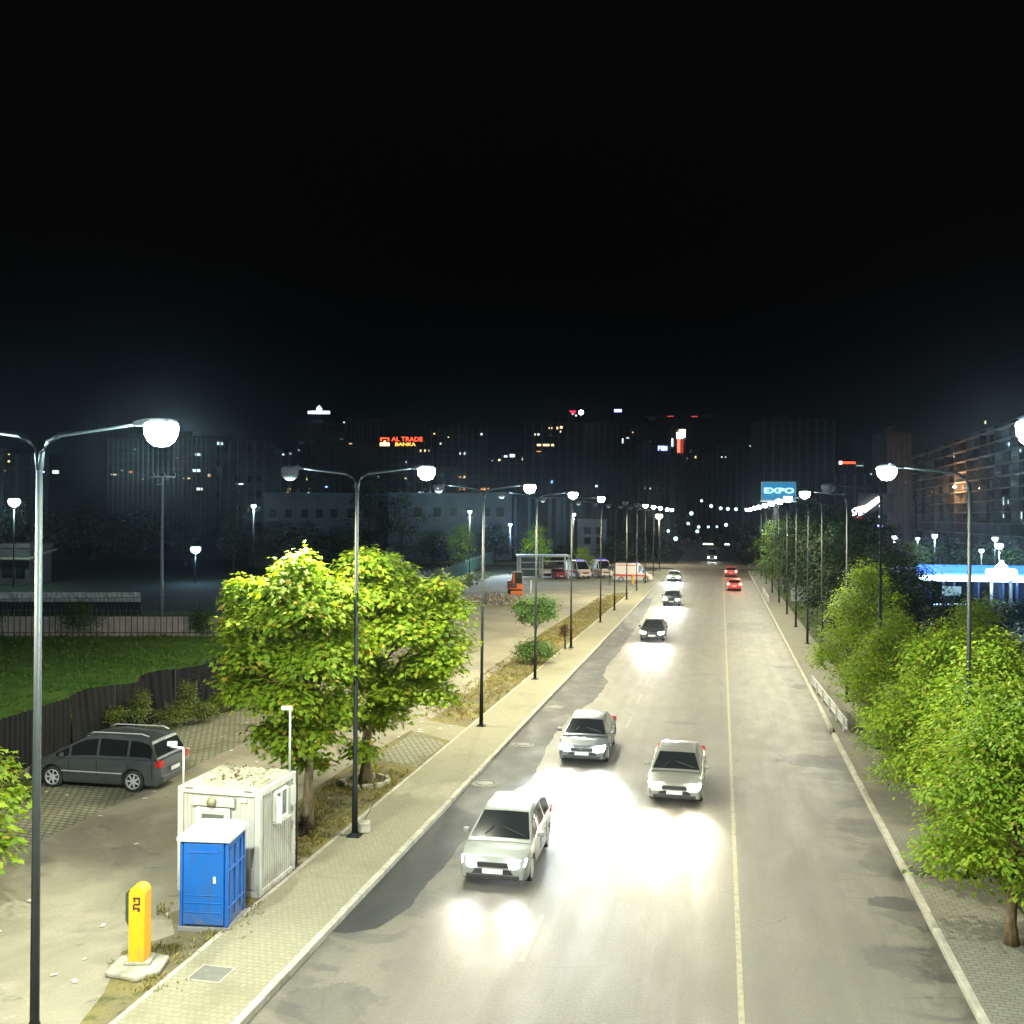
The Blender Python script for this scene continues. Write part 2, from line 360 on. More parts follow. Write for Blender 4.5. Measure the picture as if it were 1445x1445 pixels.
def marking_mat(name, c, wear):
    t = NT(name); n1 = t.noise(5, 7, .7); t.b.inputs["Roughness"].default_value = .6
    return t.out(t.mix(t.ramp(n1, wear, wear + .2), c, (.12, .108, .08)), .65)
M_MARK = marking_mat("worn_cream_marking", (.20, .18, .11), .44); M_MARK2 = marking_mat("worn_dark_marking", (.16, .15, .12), .40)
mb = MB(); y = -30
while y < 172:
    mb.add([(XC - .055, y, .004), (XC + .055, y, .004), (XC + .055, y + 7.99, .004), (XC - .055, y + 7.99, .004)], [(0, 1, 2, 3)]); y += 8
tag(mb.build("centre_line", M_MARK), kind='structure')
mb = MB(); y = -20.2
while y < 170:
    mb.add([(-3.95, y, .004), (-3.83, y, .004), (-3.83, y + 2.4, .004), (-3.95, y + 2.4, .004)], [(0, 1, 2, 3)]); y += 5.7
tag(mb.build("lane_dashes", M_MARK2), kind='structure')

# pavements with real kerbs
def kerb(name, x0, x1, ya, yb, step=1.0):
    mb = MB(); y = ya
    while y < yb:
        j = random.uniform(-.006, .006); mb.box(((x0 + x1) / 2 + j, y + step / 2, -.06 + random.uniform(-.004, .004)), (x1 - x0, step - .012, .40)); y += step
    return tag(mb.build(name, M_KERB, bevel=.012, seg=1), kind='structure')
kerb("left_kerb", XL - .16, XL, -20, 172); kerb("right_kerb", XR, XR + .16, -20, 42.6); kerb("right_kerb", XR, XR + .16, 44, 172)
sheet("left_pavement", [(-10.25, -30), (XL - .16, -30), (XL - .16, 172), (-10.25, 172)], .125, M_PAVE)
kerb("pavement_edging", -10.37, -10.25, -20, 170, 1.2).location.z = -.012
sheet("right_pavement", [(XR + .16, -30), (6.7, -30), (6.7, 172), (XR + .16, 172)], .125, M_PAVE2)
sheet("right_verge", [(6.7, -30), (11.5, -30), (11.5, 172), (6.7, 172)], .10, m_soil("verge_soil_grass", (.05, .055, .025), (.075, .07, .04)))
lot = sheet("parking_lot", [(-10.37, -30), (-10.37, 165), (-30, 165), (-36, 120), (-24.6, 40), (-24.6, -30)], .06, M_LOT)
sheet("grid_paving", [(-18.0, 12), (-18.2, 36), (-18.9, 46), (-24.4, 46), (-24.4, 12)], .066, M_GRID)
sheet("dry_verge", [(-10.38, 24.2), (-10.38, 118), (-12.2, 116), (-13.2, 92), (-13.4, 74), (-12.6, 60), (-12.3, 44), (-12.9, 33), (-12.8, 27), (-11.6, 24.6)], .075, M_VERGE)
sheet("verge_paving", [(-10.5, 33.8), (-10.5, 37.6), (-12.3, 39.2), (-12.4, 34.6)], .081, M_GRID)
sheet("verge_path", [(-10.4, 38.0), (-10.4, 40.6), (-12.5, 41.6), (-12.5, 39.4)], .081, M_PAVE)
sheet("rough_strip", [(-24.6, 40), (-36, 120), (-48, 165), (-41, 165), (-31, 120), (-22.8, 60), (-21, 50)], .072, M_VERGE)
sheet("field", [(-24.9, 8), (-24.9, 42), (-34, 104), (-60, 110), (-90, 60), (-70, 8)], -.05, M_FIELD)
sheet("sports_pitch", [gp(-260, 862), gp(560, 862), gp(560, 790), gp(-260, 790)], -.045, m_soil("pitch_turf", (.006, .013, .008), (.010, .018, .010)))

# ------------------------------------------------------------------ trees and plants
def leaf_template(kind):
    if kind == 'palm':      # broad five-lobed leaf
        ang = [-150, -118, -95, -62, -42, -20, 0, 20, 42, 62, 95, 118, 150]; rad = [.30, .62, .40, .86, .55, .70, 1.05, .70, .55, .86, .40, .62, .30]
        v = [(0., 0., 0.)] + [(r * math.cos(R(a)), r * math.sin(R(a)) * .85, -.16 * abs(math.sin(R(a))) * r - .10 * max(0, r * math.cos(R(a)))) for a, r in zip(ang, rad)]
        return np.array(v), [(0, i, i + 1) for i in range(1, 13)]
    if kind == 'oval':
        v = [(0, 0, 0), (.35, .26, .06), (.35, 0, 0), (.35, -.26, .06), (.7, .20, .0), (.7, 0, -.05), (.7, -.20, .0), (1, 0, -.16)]
        return np.array(v, float), [(0, 2, 1), (0, 3, 2), (1, 2, 5, 4), (2, 3, 6, 5), (4, 5, 7), (5, 6, 7)]
    v = [(0, 0, 0), (.5, .13, .03), (.5, -.13, .03), (1, 0, -.12)]      # blade
    return np.array(v, float), [(0, 2, 3, 1)]
def norm(a): return a / np.maximum(np.linalg.norm(a, axis=1, keepdims=True), 1e-6)
def leaves_mesh(name, pos, nrm, tip, size, kind, m):
    tv, tf = leaf_template(kind); n = len(pos)
    nrm = norm(nrm); tip = norm(tip - nrm * np.sum(tip * nrm, 1, keepdims=True)); side = np.cross(nrm, tip)
    V = pos[:, None, :] + size[:, None, None] * (tip[:, None, :] * tv[None, :, 0:1] + side[:, None, :] * tv[None, :, 1:2] + nrm[:, None, :] * tv[None, :, 2:3])
    V = V.reshape(-1, 3); k = len(tv)
    lens = np.array([len(f) for f in tf]); flat = np.concatenate([np.array(f) for f in tf])
    loops = (flat[None, :] + (np.arange(n) * k)[:, None]).ravel(); tot = np.tile(lens, n); start = np.concatenate([[0], np.cumsum(tot)[:-1]])
    me = bpy.data.meshes.new(name); me.vertices.add(len(V)); me.vertices.foreach_set("co", V.ravel().astype(np.float32))
    me.loops.add(len(loops)); me.loops.foreach_set("vertex_index", loops.astype(np.int32))
    me.polygons.add(len(tot)); me.polygons.foreach_set("loop_start", start.astype(np.int32)); me.polygons.foreach_set("loop_total", tot.astype(np.int32))
    me.update(calc_edges=True); me.validate(); me.materials.append(m); return me
def crown_mesh(name, clumps, twigs, per, size, m, kind='oval', spread=.32, droop=.6, shell=.5, r=None):
    r = r or rng; clumps = np.array(clumps, float)
    w = (clumps[:, 3] * clumps[:, 4] + clumps[:, 4] * clumps[:, 5] + clumps[:, 3] * clumps[:, 5]); w /= w.sum()
    idx = r.choice(len(clumps), twigs, p=w); d = norm(r.normal(size=(twigs, 3)))
    d[:, 2] = np.where(d[:, 2] < -.35, -d[:, 2] * .6, d[:, 2])
    rad = shell + (1 - shell) * r.random((twigs, 1)) ** .55
    rad *= 1 + r.normal(0, .09, (twigs, 1))
    c = clumps[idx, :3] + clumps[idx, 3:6] * d * rad
    out = norm(d + np.array([0, 0, .15]) + r.normal(0, .35, (twigs, 3)))
    n = twigs * per; C = np.repeat(c, per, 0); O = np.repeat(out, per, 0)
    off = r.normal(0, 1, (n, 3)) * spread * np.array([1, 1, .55]) + O * r.random((n, 1)) * spread * 1.2
    pos = C + off
    pos[:, 2] -= droop * .35 * np.sum(off[:, :2] ** 2, 1)
    nrm = norm(np.array([0, 0, 1.0]) + O * .75 + r.normal(0, .42, (n, 3)))
    tip = norm(O * .8 + off / spread * .6 + r.normal(0, .4, (n, 3)) + np.array([0, 0, -droop]))
    sz = size * r.uniform(.6, 1.25, n)
    return leaves_mesh(name, pos, nrm, tip, sz, kind, m)
def trunk_mesh(name, h, r0, clumps, m, lean=(0, 0), fork=.45, k=11):
    mb = MB(); n = 7
    pts = [(lean[0] * (i / n) ** 1.3 + random.uniform(-.03, .03) * (i > 0), lean[1] * (i / n) ** 1.3 + random.uniform(-.03, .03) * (i > 0), h * i / n) for i in range(n + 1)]
    rs = [r0 * (1.35 if i == 0 else 1 - .72 * i / n) for i in range(n + 1)]; mb.tube(pts, rs, 9)
    cl = list(clumps); random.shuffle(cl)
    for c in cl[:k]:
        t = random.uniform(fork, .85); b = Vector(pts[int(t * n)]); e = Vector(c[:3]); mid = b.lerp(e, .5) + Vector((random.uniform(-.15, .15), random.uniform(-.15, .15), .18))
        rr = r0 * (1 - .72 * t) * .6; mb.tube([b, mid, e - (e - mid) * .12, e], [rr, rr * .7, rr * .45, rr * .15], 6)
        for q in range(2):
            e2 = mid + Vector((random.uniform(-.6, .6) * c[3], random.uniform(-.6, .6) * c[4], random.uniform(.1, .6) * c[5])); mb.tube([mid, mid.lerp(e2, .5), e2], [rr * .45, rr * .3, .008], 5)
    return mb.mesh(name, m, True)
def clump_set(cx, cy, z0, z1, rad, n, cr, flat=.75, seed=0, top=.55):
    """n lumps filling an uneven crown of radius rad between z0 and z1"""
    q = random.Random(seed); out = [(cx, cy, (z0 + z1) / 2, rad * .72, rad * .72, (z1 - z0) * .36)]
    for i in range(n):
        t = (i + .5) / n; z = z0 + (z1 - z0) * t; prof = math.sin(math.pi * (t * .82 + .14)) ** .7
        a = i * 2.4 + q.uniform(-.5, .5); rr = rad * prof * q.uniform(.62, 1.0); s = cr * q.uniform(.7, 1.25)
        out.append((cx + rr * math.cos(a), cy + rr * math.sin(a), z, s, s, s * flat))
    out.append((cx + q.uniform(-.2, .2) * rad, cy + q.uniform(-.2, .2) * rad, z1 - cr * .4, cr * top * 1.4, cr * top * 1.4, cr * .8))
    return out
def tree(name, loc, label, cat, crown, trunk, group=None, rz=0., sc=1.):
    t = empty(name, loc, rz); tag(t, label, cat, group); t.scale = (sc, sc, sc)
    link("crown", crown, t); link("trunk", trunk, t); return t

# two broad-leaved trees beside the cabin
def lobes(base, rows, seed, deep=1.5, tr=1.0):
    """lumps of a crown measured off the photo, spread front to back through the crown's depth"""
    q = random.Random(seed); d0 = (base - EYE).dot(fwd0); out = []
    for px, py, r in rows:
        for rep_ in range(2):
            dd = d0 + q.uniform(-deep, deep); P = at(px + q.uniform(-6, 6) * rep_, py + q.uniform(-5, 5) * rep_, dd) - base; R_ = r * d0 / F * q.uniform(.9, 1.12) * tr; out.append((P.x, P.y, P.z + .05, R_, R_, R_ * .66))
    return out
pA, pB = gp(433, 1172), gp(515, 1108)
clA = lobes(pA, [(430, 800, 15), (418, 812, 15), (345, 838, 15), (330, 905, 14), (330, 960, 13), (430, 822, 26), (402, 845, 32), (352, 850, 26), (345, 888, 28), (378, 885, 36), (430, 872, 40), (470, 855, 34), (345, 935, 22), (352, 985, 26), (392, 940, 40), (440, 940, 44), (402, 1000, 38), (384, 1045, 24), (430, 1040, 36), (462, 1010, 36), (440, 1085, 18), (480, 915, 40), (415, 1065, 22)], 4)
clB = lobes(pB, [(520, 794, 13), (548, 800, 14), (625, 836, 15), (648, 868, 12), (655, 915, 11), (635, 995, 11), (520, 806, 26), (556, 820, 26), (500, 836, 32), (535, 855, 40), (575, 855, 30), (618, 855, 26), (560, 900, 44), (600, 893, 34), (632, 908, 24), (614, 943, 32), (642, 928, 14), (590, 962, 36), (560, 988, 34), (618, 988, 16), (512, 962, 40), (520, 1022, 26), (545, 1012, 22), (508, 1066, 16), (495, 905, 36)], 9)
tree("broadleaf_tree", (pA.x, pA.y, .07), "lime green broad leaved tree with bare trunk just behind the white cabin", "tree",
     crown_mesh("crown", clA, 2100, 13, .13, M_LEAF_A, 'palm', .19, .9, .55), trunk_mesh("trunk", 4.4, .17, clA, M_BARK, (.1, .1), .5, 16))
tree("broadleaf_tree", (pB.x, pB.y, .07), "lime green broad leaved tree in stone ring behind the near lamp post", "tree",
     crown_mesh("crown", clB, 2300, 13, .132, M_LEAF_A, 'palm', .20, .9, .55), trunk_mesh("trunk", 4.8, .18, clB, M_BARK, (.3, -.1), .5, 16))
p = gp(-82, 1300); cl = clump_set(0, 0, 1.5, 3.7, 1.25, 11, .6, .65, 5)
tree("broadleaf_tree", (p.x, p.y, .06), "lime green leafy branch tips reaching in at the picture's left edge", "tree",
     crown_mesh("crown", cl, 480, 11, .15, M_LEAF_A, 'palm', .2, .8, .55), trunk_mesh("trunk", 2.4, .11, cl, M_BARK))

# kerbside row on the right
crownsB = []
def spire_set(h0, h1, rad, seed, n=34):
    q = random.Random(seed); out = [(0, 0, h0 + (h1 - h0) * .42, rad * .6, rad * .6, (h1 - h0) * .36)]
    for i in range(n):
        t = ((i + .5) / n) ** .9; prof = (math.sin(math.pi * (.18 + .8 * t)) ** .8) * (1 - .25 * t); a = i * 2.4 + q.uniform(-.4, .4); z = h0 + (h1 - h0) * (.06 + .86 * t)
        rr = rad * prof * q.uniform(.72, 1.08); s_ = q.uniform(.34, .6) * (1.1 - .4 * t)
        out.append((rr * math.cos(a), rr * math.sin(a), z, s_, s_, s_ * q.uniform(.75, 1.15)))
    for k in range(3): out.append((q.uniform(-.3, .3) * rad, q.uniform(-.3, .3) * rad, h1 - q.uniform(.1, .5), .22, .22, .5))
    return out
for k, (h0, h1, rr) in enumerate(((.9, 5.3, 1.75), (.8, 5.7, 1.8), (1.0, 6.8, 1.9))):
    c = spire_set(h0, h1, rr, 20 + k)
    crownsB.append((crown_mesh("crown", c, 1500, 13, .125, M_LEAF_B, 'oval', .19, .35, .62), trunk_mesh("trunk", h1 * .6, .13, c, M_BARK)))
ROW = [(6.0, 22.5, 0, .98, .2, "nearest bright green street tree, its trunk showing beside right pavement"),
       (6.7, 27.0, 1, 1.0, 1.9, "bright green street tree wrapped round a lamp post, next to the nearest one"),
       (6.2, 31.6, 0, 1.0, 3.4, "yellowish green street tree whose crown overhangs right pavement before the guard rail"),
       (7.5, 35.0, 1, .93, 4.6, "dense street tree set back behind the yellowish green one"),
       (6.4, 39.6, 0, .96, 5.4, "mid green street tree beside the near half of the guard rail"),
       (6.4, 46.2, 2, 1.0, .9, "tallest darker green street tree, beside the far half of the guard rail"),
       (9.6, 24.5, 2, .85, 2.7, "green tree behind the bright kerbside trees at the picture's right edge"),
       (9.4, 30.5, 1, .98, 3.9, "green tree in second line behind the yellowish green street tree"),
       (9.8, 41.5, 1, 1.0, .3, "dark green tree in second line behind the mid green street tree")]
for x, y, k, sc, rz, lab in ROW:
    tree("street_tree", (x, y, .1), lab, "tree", crownsB[k][0], crownsB[k][1], "leafy trees along right pavement", rz, sc)
# darker trees further along the right side
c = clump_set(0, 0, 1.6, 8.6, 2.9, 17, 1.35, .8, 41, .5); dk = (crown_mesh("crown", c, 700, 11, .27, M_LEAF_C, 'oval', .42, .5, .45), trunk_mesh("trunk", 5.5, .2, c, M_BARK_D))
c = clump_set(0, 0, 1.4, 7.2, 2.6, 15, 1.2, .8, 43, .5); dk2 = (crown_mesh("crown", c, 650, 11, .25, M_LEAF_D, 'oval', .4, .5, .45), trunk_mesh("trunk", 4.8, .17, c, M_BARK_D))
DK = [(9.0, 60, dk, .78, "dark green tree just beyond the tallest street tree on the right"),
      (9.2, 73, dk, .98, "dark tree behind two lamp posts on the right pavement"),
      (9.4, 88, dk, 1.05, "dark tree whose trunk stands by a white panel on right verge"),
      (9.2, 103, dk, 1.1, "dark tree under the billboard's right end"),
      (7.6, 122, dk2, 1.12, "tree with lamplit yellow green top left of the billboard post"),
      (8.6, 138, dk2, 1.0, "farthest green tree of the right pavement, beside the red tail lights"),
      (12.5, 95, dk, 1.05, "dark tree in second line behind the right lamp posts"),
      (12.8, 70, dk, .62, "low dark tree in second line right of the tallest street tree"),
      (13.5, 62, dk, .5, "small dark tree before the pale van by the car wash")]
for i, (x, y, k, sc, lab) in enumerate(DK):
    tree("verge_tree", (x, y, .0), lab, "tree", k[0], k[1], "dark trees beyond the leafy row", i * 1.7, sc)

# clipped round tree with a bush at its foot
p = gp(755, 936)
cl = [(0, 0, 3.05, 1.0, 1.0, .98)] + [(.7 * math.cos(a), .7 * math.sin(a), 3.0 + .5 * math.sin(a * 2.3), .5, .5, .45) for a in np.arange(0, 6.2, .75)]
tree("round_tree", (p.x, p.y, .07), "small tree with clipped ball crown on bare stem in dry verge", "tree",
     crown_mesh("crown", cl, 620, 11, .15, M_LEAF_D, 'oval', .17, .5, .6), trunk_mesh("trunk", 2.6, .10, cl, M_BARK, (.06, 0), .7, 6))
cl = [(0, 0, .72, .95, .95, .72)] + [(.75 * math.cos(a), .75 * math.sin(a), .65, .45, .45, .5) for a in np.arange(0, 6.2, .9)]
b = empty("bush", (p.x, p.y - .35, .07)); tag(b, "round leafy green bush at the foot of the ball crowned tree", "bush")
link("foliage", crown_mesh("foliage", cl, 330, 11, .14, M_LEAF_D, 'oval', .18, .4, .5), b)
mb = MB()
for k in range(9):
    a = k * .7; mb.tube([(.1 * math.cos(a), .1 * math.sin(a), 0), (.35 * math.cos(a), .35 * math.sin(a), .6), (.6 * math.cos(a), .6 * math.sin(a), 1.2)], [.02, .015, .005], 5)
mb.build("stems", M_BARK_D, b)
# withered sapling beside the lamp post
p = gp(797.5, 918); t = empty("withered_sapling", (p.x, p.y, .07)); tag(t, "withered brown sapling leaning beside a lamp post on the verge", "sapling")
cl = [(-.05, 0, 1.25, .2, .2, .42), (-.16, 0, .98, .22, .2, .26), (0, 0, 1.5, .13, .13, .2)]
link("crown", crown_mesh("crown", cl, 95, 9, .1, M_LEAF_BR, 'oval', .08, .9, .3), t)
mb = MB(); mb.tube([(0, 0, 0), (.0, 0, .5), (-.05, 0, 1.0), (-.02, 0, 1.55)], [.06, .055, .045, .015], 7); mb.tube([(-.03, 0, 1.38), (.35, .02, 1.36), (.68, .02, 1.38)], [.025, .02, .012], 5)
mb.build("trunk", M_BARK_D, t, True)

# more distant trees, each placed from where its foot would stand
def far_tree(px, pbase_d, top_py, width_px, m_crown, m_trunk, lab, seed, name="tree", z0f=.22, n=14, twigs=260, lz=0):
    hx = HY + (px - 722.5) * math.tan(ROLL); w = width_px * pbase_d / F / 2; hgt = H + (hx - top_py) * pbase_d / F
    p = at(px, HY, pbase_d); c = clump_set(0, 0, hgt * z0f, hgt, w * .85, n, w * .42, .85, seed, .5)
    return tree(name, (p.x, p.y, -.12), lab, "tree", crown_mesh("crown", c, twigs, 10, w * .115, m_crown, 'oval', w * .15, .5, .4),
                trunk_mesh("trunk", hgt * .62, w * .06 + .05, c, m_trunk), "trees in the middle distance")
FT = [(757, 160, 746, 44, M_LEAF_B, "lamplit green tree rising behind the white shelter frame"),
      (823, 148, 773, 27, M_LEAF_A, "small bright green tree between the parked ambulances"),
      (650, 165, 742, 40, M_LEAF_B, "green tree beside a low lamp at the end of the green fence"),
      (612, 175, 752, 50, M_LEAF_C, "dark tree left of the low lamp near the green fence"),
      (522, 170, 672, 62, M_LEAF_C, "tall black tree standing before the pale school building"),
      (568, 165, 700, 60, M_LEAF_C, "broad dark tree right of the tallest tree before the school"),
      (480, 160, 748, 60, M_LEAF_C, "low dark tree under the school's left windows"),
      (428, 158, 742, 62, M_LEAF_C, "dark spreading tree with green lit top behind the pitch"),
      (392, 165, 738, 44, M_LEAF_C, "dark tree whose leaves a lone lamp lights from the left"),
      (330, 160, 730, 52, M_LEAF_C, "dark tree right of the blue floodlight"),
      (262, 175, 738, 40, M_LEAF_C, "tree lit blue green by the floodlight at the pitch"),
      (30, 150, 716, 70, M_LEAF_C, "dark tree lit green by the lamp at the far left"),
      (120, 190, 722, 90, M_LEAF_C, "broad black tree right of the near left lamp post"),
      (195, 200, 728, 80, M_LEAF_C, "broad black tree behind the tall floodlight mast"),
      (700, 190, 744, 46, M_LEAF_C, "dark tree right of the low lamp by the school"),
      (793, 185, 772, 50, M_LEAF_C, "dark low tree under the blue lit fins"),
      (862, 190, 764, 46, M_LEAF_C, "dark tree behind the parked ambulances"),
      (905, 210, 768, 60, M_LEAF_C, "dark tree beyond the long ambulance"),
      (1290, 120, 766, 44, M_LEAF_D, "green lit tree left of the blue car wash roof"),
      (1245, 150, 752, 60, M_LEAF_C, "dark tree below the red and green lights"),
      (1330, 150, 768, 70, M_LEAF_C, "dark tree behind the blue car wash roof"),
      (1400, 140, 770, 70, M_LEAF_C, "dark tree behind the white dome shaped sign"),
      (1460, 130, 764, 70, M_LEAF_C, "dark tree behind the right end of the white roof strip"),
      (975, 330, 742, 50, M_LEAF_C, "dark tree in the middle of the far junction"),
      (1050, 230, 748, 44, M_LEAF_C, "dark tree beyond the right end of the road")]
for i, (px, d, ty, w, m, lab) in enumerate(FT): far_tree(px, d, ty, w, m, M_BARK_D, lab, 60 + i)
# dark hedge-like bushes in front of the car wash
for i, (px, py, w, top, lab) in enumerate(((1392, 905, 60, 856, "black bush silhouetted under the white roof strip"), (1440, 905, 70, 854, "black bush at the right edge below the dome shaped sign"),
                                          (1352, 905, 40, 872, "dark bush beside the far right lamp post"))):
    d = gdepth(py); p = gp(px, py); ww = w * d / F / 2; hh = H + (733 - top) * d / F
    cl = clump_set(0, 0, .3, hh, ww, 10, ww * .5, .8, 90 + i); b = empty("bush", (p.x, p.y, -.12)); tag(b, lab, "bush")
    link("foliage", crown_mesh("foliage", cl, 260, 10, .2, M_LEAF_C, 'oval', .3, .5, .4), b)

for i, (px, py, w, h, lab) in enumerate(((120, 897, 2.2, 2.3, "dark shrub growing against the pinkish barred wall"), (292, 896, 1.2, 1.7, "small dark shrub by the barred wall near the left tree"), (4, 894, 1.8, 1.5, "low dark shrub at the wall's left end"))):
    p = gp(px, py); b = empty("shrub", (p.x, p.y - .6, -.05)); tag(b, lab, "shrub"); cl = clump_set(0, 0, .2, h, w / 2, 8, w * .3, .8, 130 + i)
    link("foliage", crown_mesh("foliage", cl, 200, 10, .16, M_LEAF_D, 'oval', .22, .4, .5), b)
# weeds along the dark fence, each a plant
WE = [(128, 1042, .8, 1.0, "grassy weed against the dark fence above the car's bonnet"), (160, 1040, .8, 1.2, "tall straggly weed behind the grey car's roof"),
      (196, 1036, .55, 1.9, "thin tall weed stalk between fence panels behind the car"), (207, 1052, .9, .7, "low green weed just behind the grey car's tail"),
      (243, 1030, 1.2, 1.25, "large dark green weed by the sagging fence cloth"), (262, 1022, .7, 1.9, "tall yellow brown weed standing above the large green one"),
      (283, 1020, 1.2, .9, "bushy weed right of the tall yellow one"), (312, 1006, 1.3, 1.0, "olive weed under the left tree's outer leaves"),
      (338, 1000, 1.2, .8, "low weed at fence foot behind the left tree"), (8, 1105, 1.0, .5, "rust coloured low weed left of the grey car"), (30, 1128, 1.1, .6, "pale leafy low weed below the grey car's bumper")]
for i, (px, py, w, h, lab) in enumerate(WE):
    p = gp(px, py, .07); t = empty("weed", (p.x, p.y, .07)); tag(t, lab, "weed", "weeds along the dark fence")
    cl = [(random.uniform(-.3, .3) * w, random.uniform(-.3, .3) * w, h * random.uniform(.3, .75), w * .3, w * .3, h * .3) for _ in range(6)]
    link("foliage", crown_mesh("foliage", cl, 150, 11, .105, M_LEAF_BR if i == 9 else M_LEAF_W, 'oval', .13, .3, .3), t)
    mb = MB()
    for k in range(7): mb.tube([(random.uniform(-.1, .1), random.uniform(-.1, .1), 0), (random.uniform(-.3, .3) * w, random.uniform(-.3, .3) * w, h * random.uniform(.7, 1.05))], [.012, .004], 4)
    mb.build("stems", M_LEAF_W, t)
# grass: uncountable
def grass(name, pts, lab, h=.16, m=M_LEAF_W):
    P = np.array(pts); n = len(P); per = 7
    pos = np.repeat(P, per, 0) + np.concatenate([rng.normal(0, .06, (n * per, 2)), np.zeros((n * per, 1))], 1)
    tip = np.concatenate([rng.normal(0, .45, (n * per, 2)), np.ones((n * per, 1))], 1); nr = np.concatenate([rng.normal(0, 1, (n * per, 2)), np.full((n * per, 1), .2)], 1)
    o = link(name, leaves_mesh(name, pos, nr, tip, h * rng.uniform(.5, 1.5, n * per), 'blade', m)); return tag(o, lab, "grass", kind="stuff")
def inside_rand(n, x0, x1, y0, y1, z, clus=5, spread=.5):
    out = []
    while len(out) < n:
        cx, cy = random.uniform(x0, x1), random.uniform(y0, y1)
        for _ in range(random.randint(1, clus)): out.append((min(max(random.gauss(cx, spread), x0), x1), random.gauss(cy, spread), z))
    return out
grass("verge_grass", inside_rand(2300, -13.0, -10.5, 42, 112, .07) + inside_rand(500, -12.5, -10.6, 24.5, 33, .07) , "dry tufted grass growing on the verge beside left pavement", .11, M_LEAF_Y)
grass("field_grass", inside_rand(5000, -62, -25.2, 22, 70, -.05, 9, 1.2), "rough green grass of the field behind the dark fence", .2, M_LEAF_F)
grass("strip_grass", [q for q in inside_rand(2600, -42, -22, 50, 150, .06) if abs(q[0] + 25.5 + (q[1] - 60) * .13) < 3.2], "straggly grass growing along the green fence", .3)
grass("right_grass", inside_rand(1800, 6.9, 11, 48, 130, .08), "dark grass under the trees on the right verge", .16, M_LEAF_D)

# ------------------------------------------------------------------ street lamps
G_LAMP = glow("lamp_glass_lit", (.86, .97, 1.0), 45)
G_LAMPW = glow("warm_lamp_glass_lit", (1.0, .86, .6), 60)
M_LOFF = mat("lamp_glass_off", (.06, .065, .064), .4, var=0)
def mesh_pole(h, r0=.085, r1=.045):
    return MB().tube([(0, 0, 0), (0, 0, 1.35), (0, 0, 1.4), (0, 0, h)], [r0, r0 * .98, r0 * .8, r1], 12).mesh("pole", M_POLE, True)
def mesh_arm(L, rise, z):
    pts = [(0, 0, z - .25), (.03, 0, z), (.14, 0, z + .17), (.34, 0, z + .27)] + [(.34 + (L - .34) * t, 0, z + .27 + (rise - .27) * t) for t in (.25, .5, .75, 1)]
    return MB().tube(pts, [.05, .048, .044, .04, .037, .034, .032, .03], 8).mesh("arm", M_POLE, True)
def mesh_head():
    return MB().add([(-.05, -.07, .02), (-.05, .07, .02), (.18, .13, .06), (.18, -.13, .06), (.54, .12, .05), (.54, -.12, .05), (-.05, -.07, -.04), (-.05, .07, -.04), (.18, .13, -.03), (.18, -.13, -.03), (.54, .12, -.01), (.54, -.12, -.01)],
        [(0, 1, 2, 3), (3, 2, 4, 5), (7, 6, 9, 8), (8, 9, 11, 10), (0, 6, 7, 1), (1, 7, 8, 2), (2, 8, 10, 4), (4, 10, 11, 5), (5, 11, 9, 3), (3, 9, 6, 0)]).mesh("lamp_head", M_POLE)
def mesh_lens(m): return MB().lathe([(.001, -.31), (.09, -.295), (.16, -.24), (.205, -.15), (.215, -.05), (.2, -.005)], 16).mesh("lens", m, True)
POLE_H, ARM_L, ARM_R = 9.76, 1.62, .42
ME_POLE, ME_ARM, ME_HEAD, ME_LENS, ME_LENSW, ME_LENSO, ME_LENSD = mesh_pole(POLE_H), mesh_arm(ARM_L, ARM_R, POLE_H), mesh_head(), mesh_lens(G_LAMP), mesh_lens(G_LAMPW), mesh_lens(M_LOFF), mesh_lens(mat('lamp_glass_dim', (.012, .013, .013), .9, var=0, spec=.05, emit=(.9, .97, 1), estr=.01))
ME_BASE = MB().box((0, 0, .02), (.36, .36, .04)).box((0, 0, .07), (.2, .2, .06), 0, .85).mesh("base_plate", M_POLE)
def street_lamp(x, y, rz, label, group, double=True, lit=True, power=LAMP_W, fill2=False, z=.12, col=LAMP_COL, lens=None, left=False):
    t = empty("street_lamp", (x, y, z), rz); tag(t, label, "street lamp", group); lean = 0 if 12 < y < 15 else 1; t.rotation_euler = (R(random.uniform(-.35, .35) * lean), R(random.uniform(-.35, .35) * lean), rz + R(random.uniform(-3, 3) * lean)); power *= random.uniform(.85, 1.1)
    link("pole", ME_POLE, t); link("base_plate", ME_BASE, t)
    for k in ((0, 1) if double else (0,)):
        a = link("arm", ME_ARM, t, rz=math.pi * k); on = (lit, fill2)[k]
        hd = link("lamp_head", ME_HEAD, t, (math.cos(math.pi * k) * ARM_L, 0, POLE_H + ARM_R), math.pi * k)
        le = link("lens", (ME_LENS if k == 0 else ME_LENSD) if on else ME_LENSO, hd, (.36, 0, 0)); le.scale = (1.15, .95, 1.1)
        if on and power:
            point_light(hd, (.36, 0, -.46 if k == 0 else -.8), power * (1 if k == 0 else 1.45) * (1 if y < 35 else 1.45), col, .16, "lamp_light", 168 if y < 35 else 163, (0, 0, -1), .3)  # second arm: full light added to brighten the lot, lens left nearly dark
            point_light(hd, (.36, 0, -.48), GLOW_W * (1 if 5 < y < 20 else 0.05 if y < 5 else .25 if y < 60 else .06), (.66, .9, 1), .1, "lens_light")
    return t
LY = [-15.5, -1.3, 12.9, 26.0, 40.8, 53.2, 66.5, 83.2, 94.5, 107, 120, 134, 150, 166]
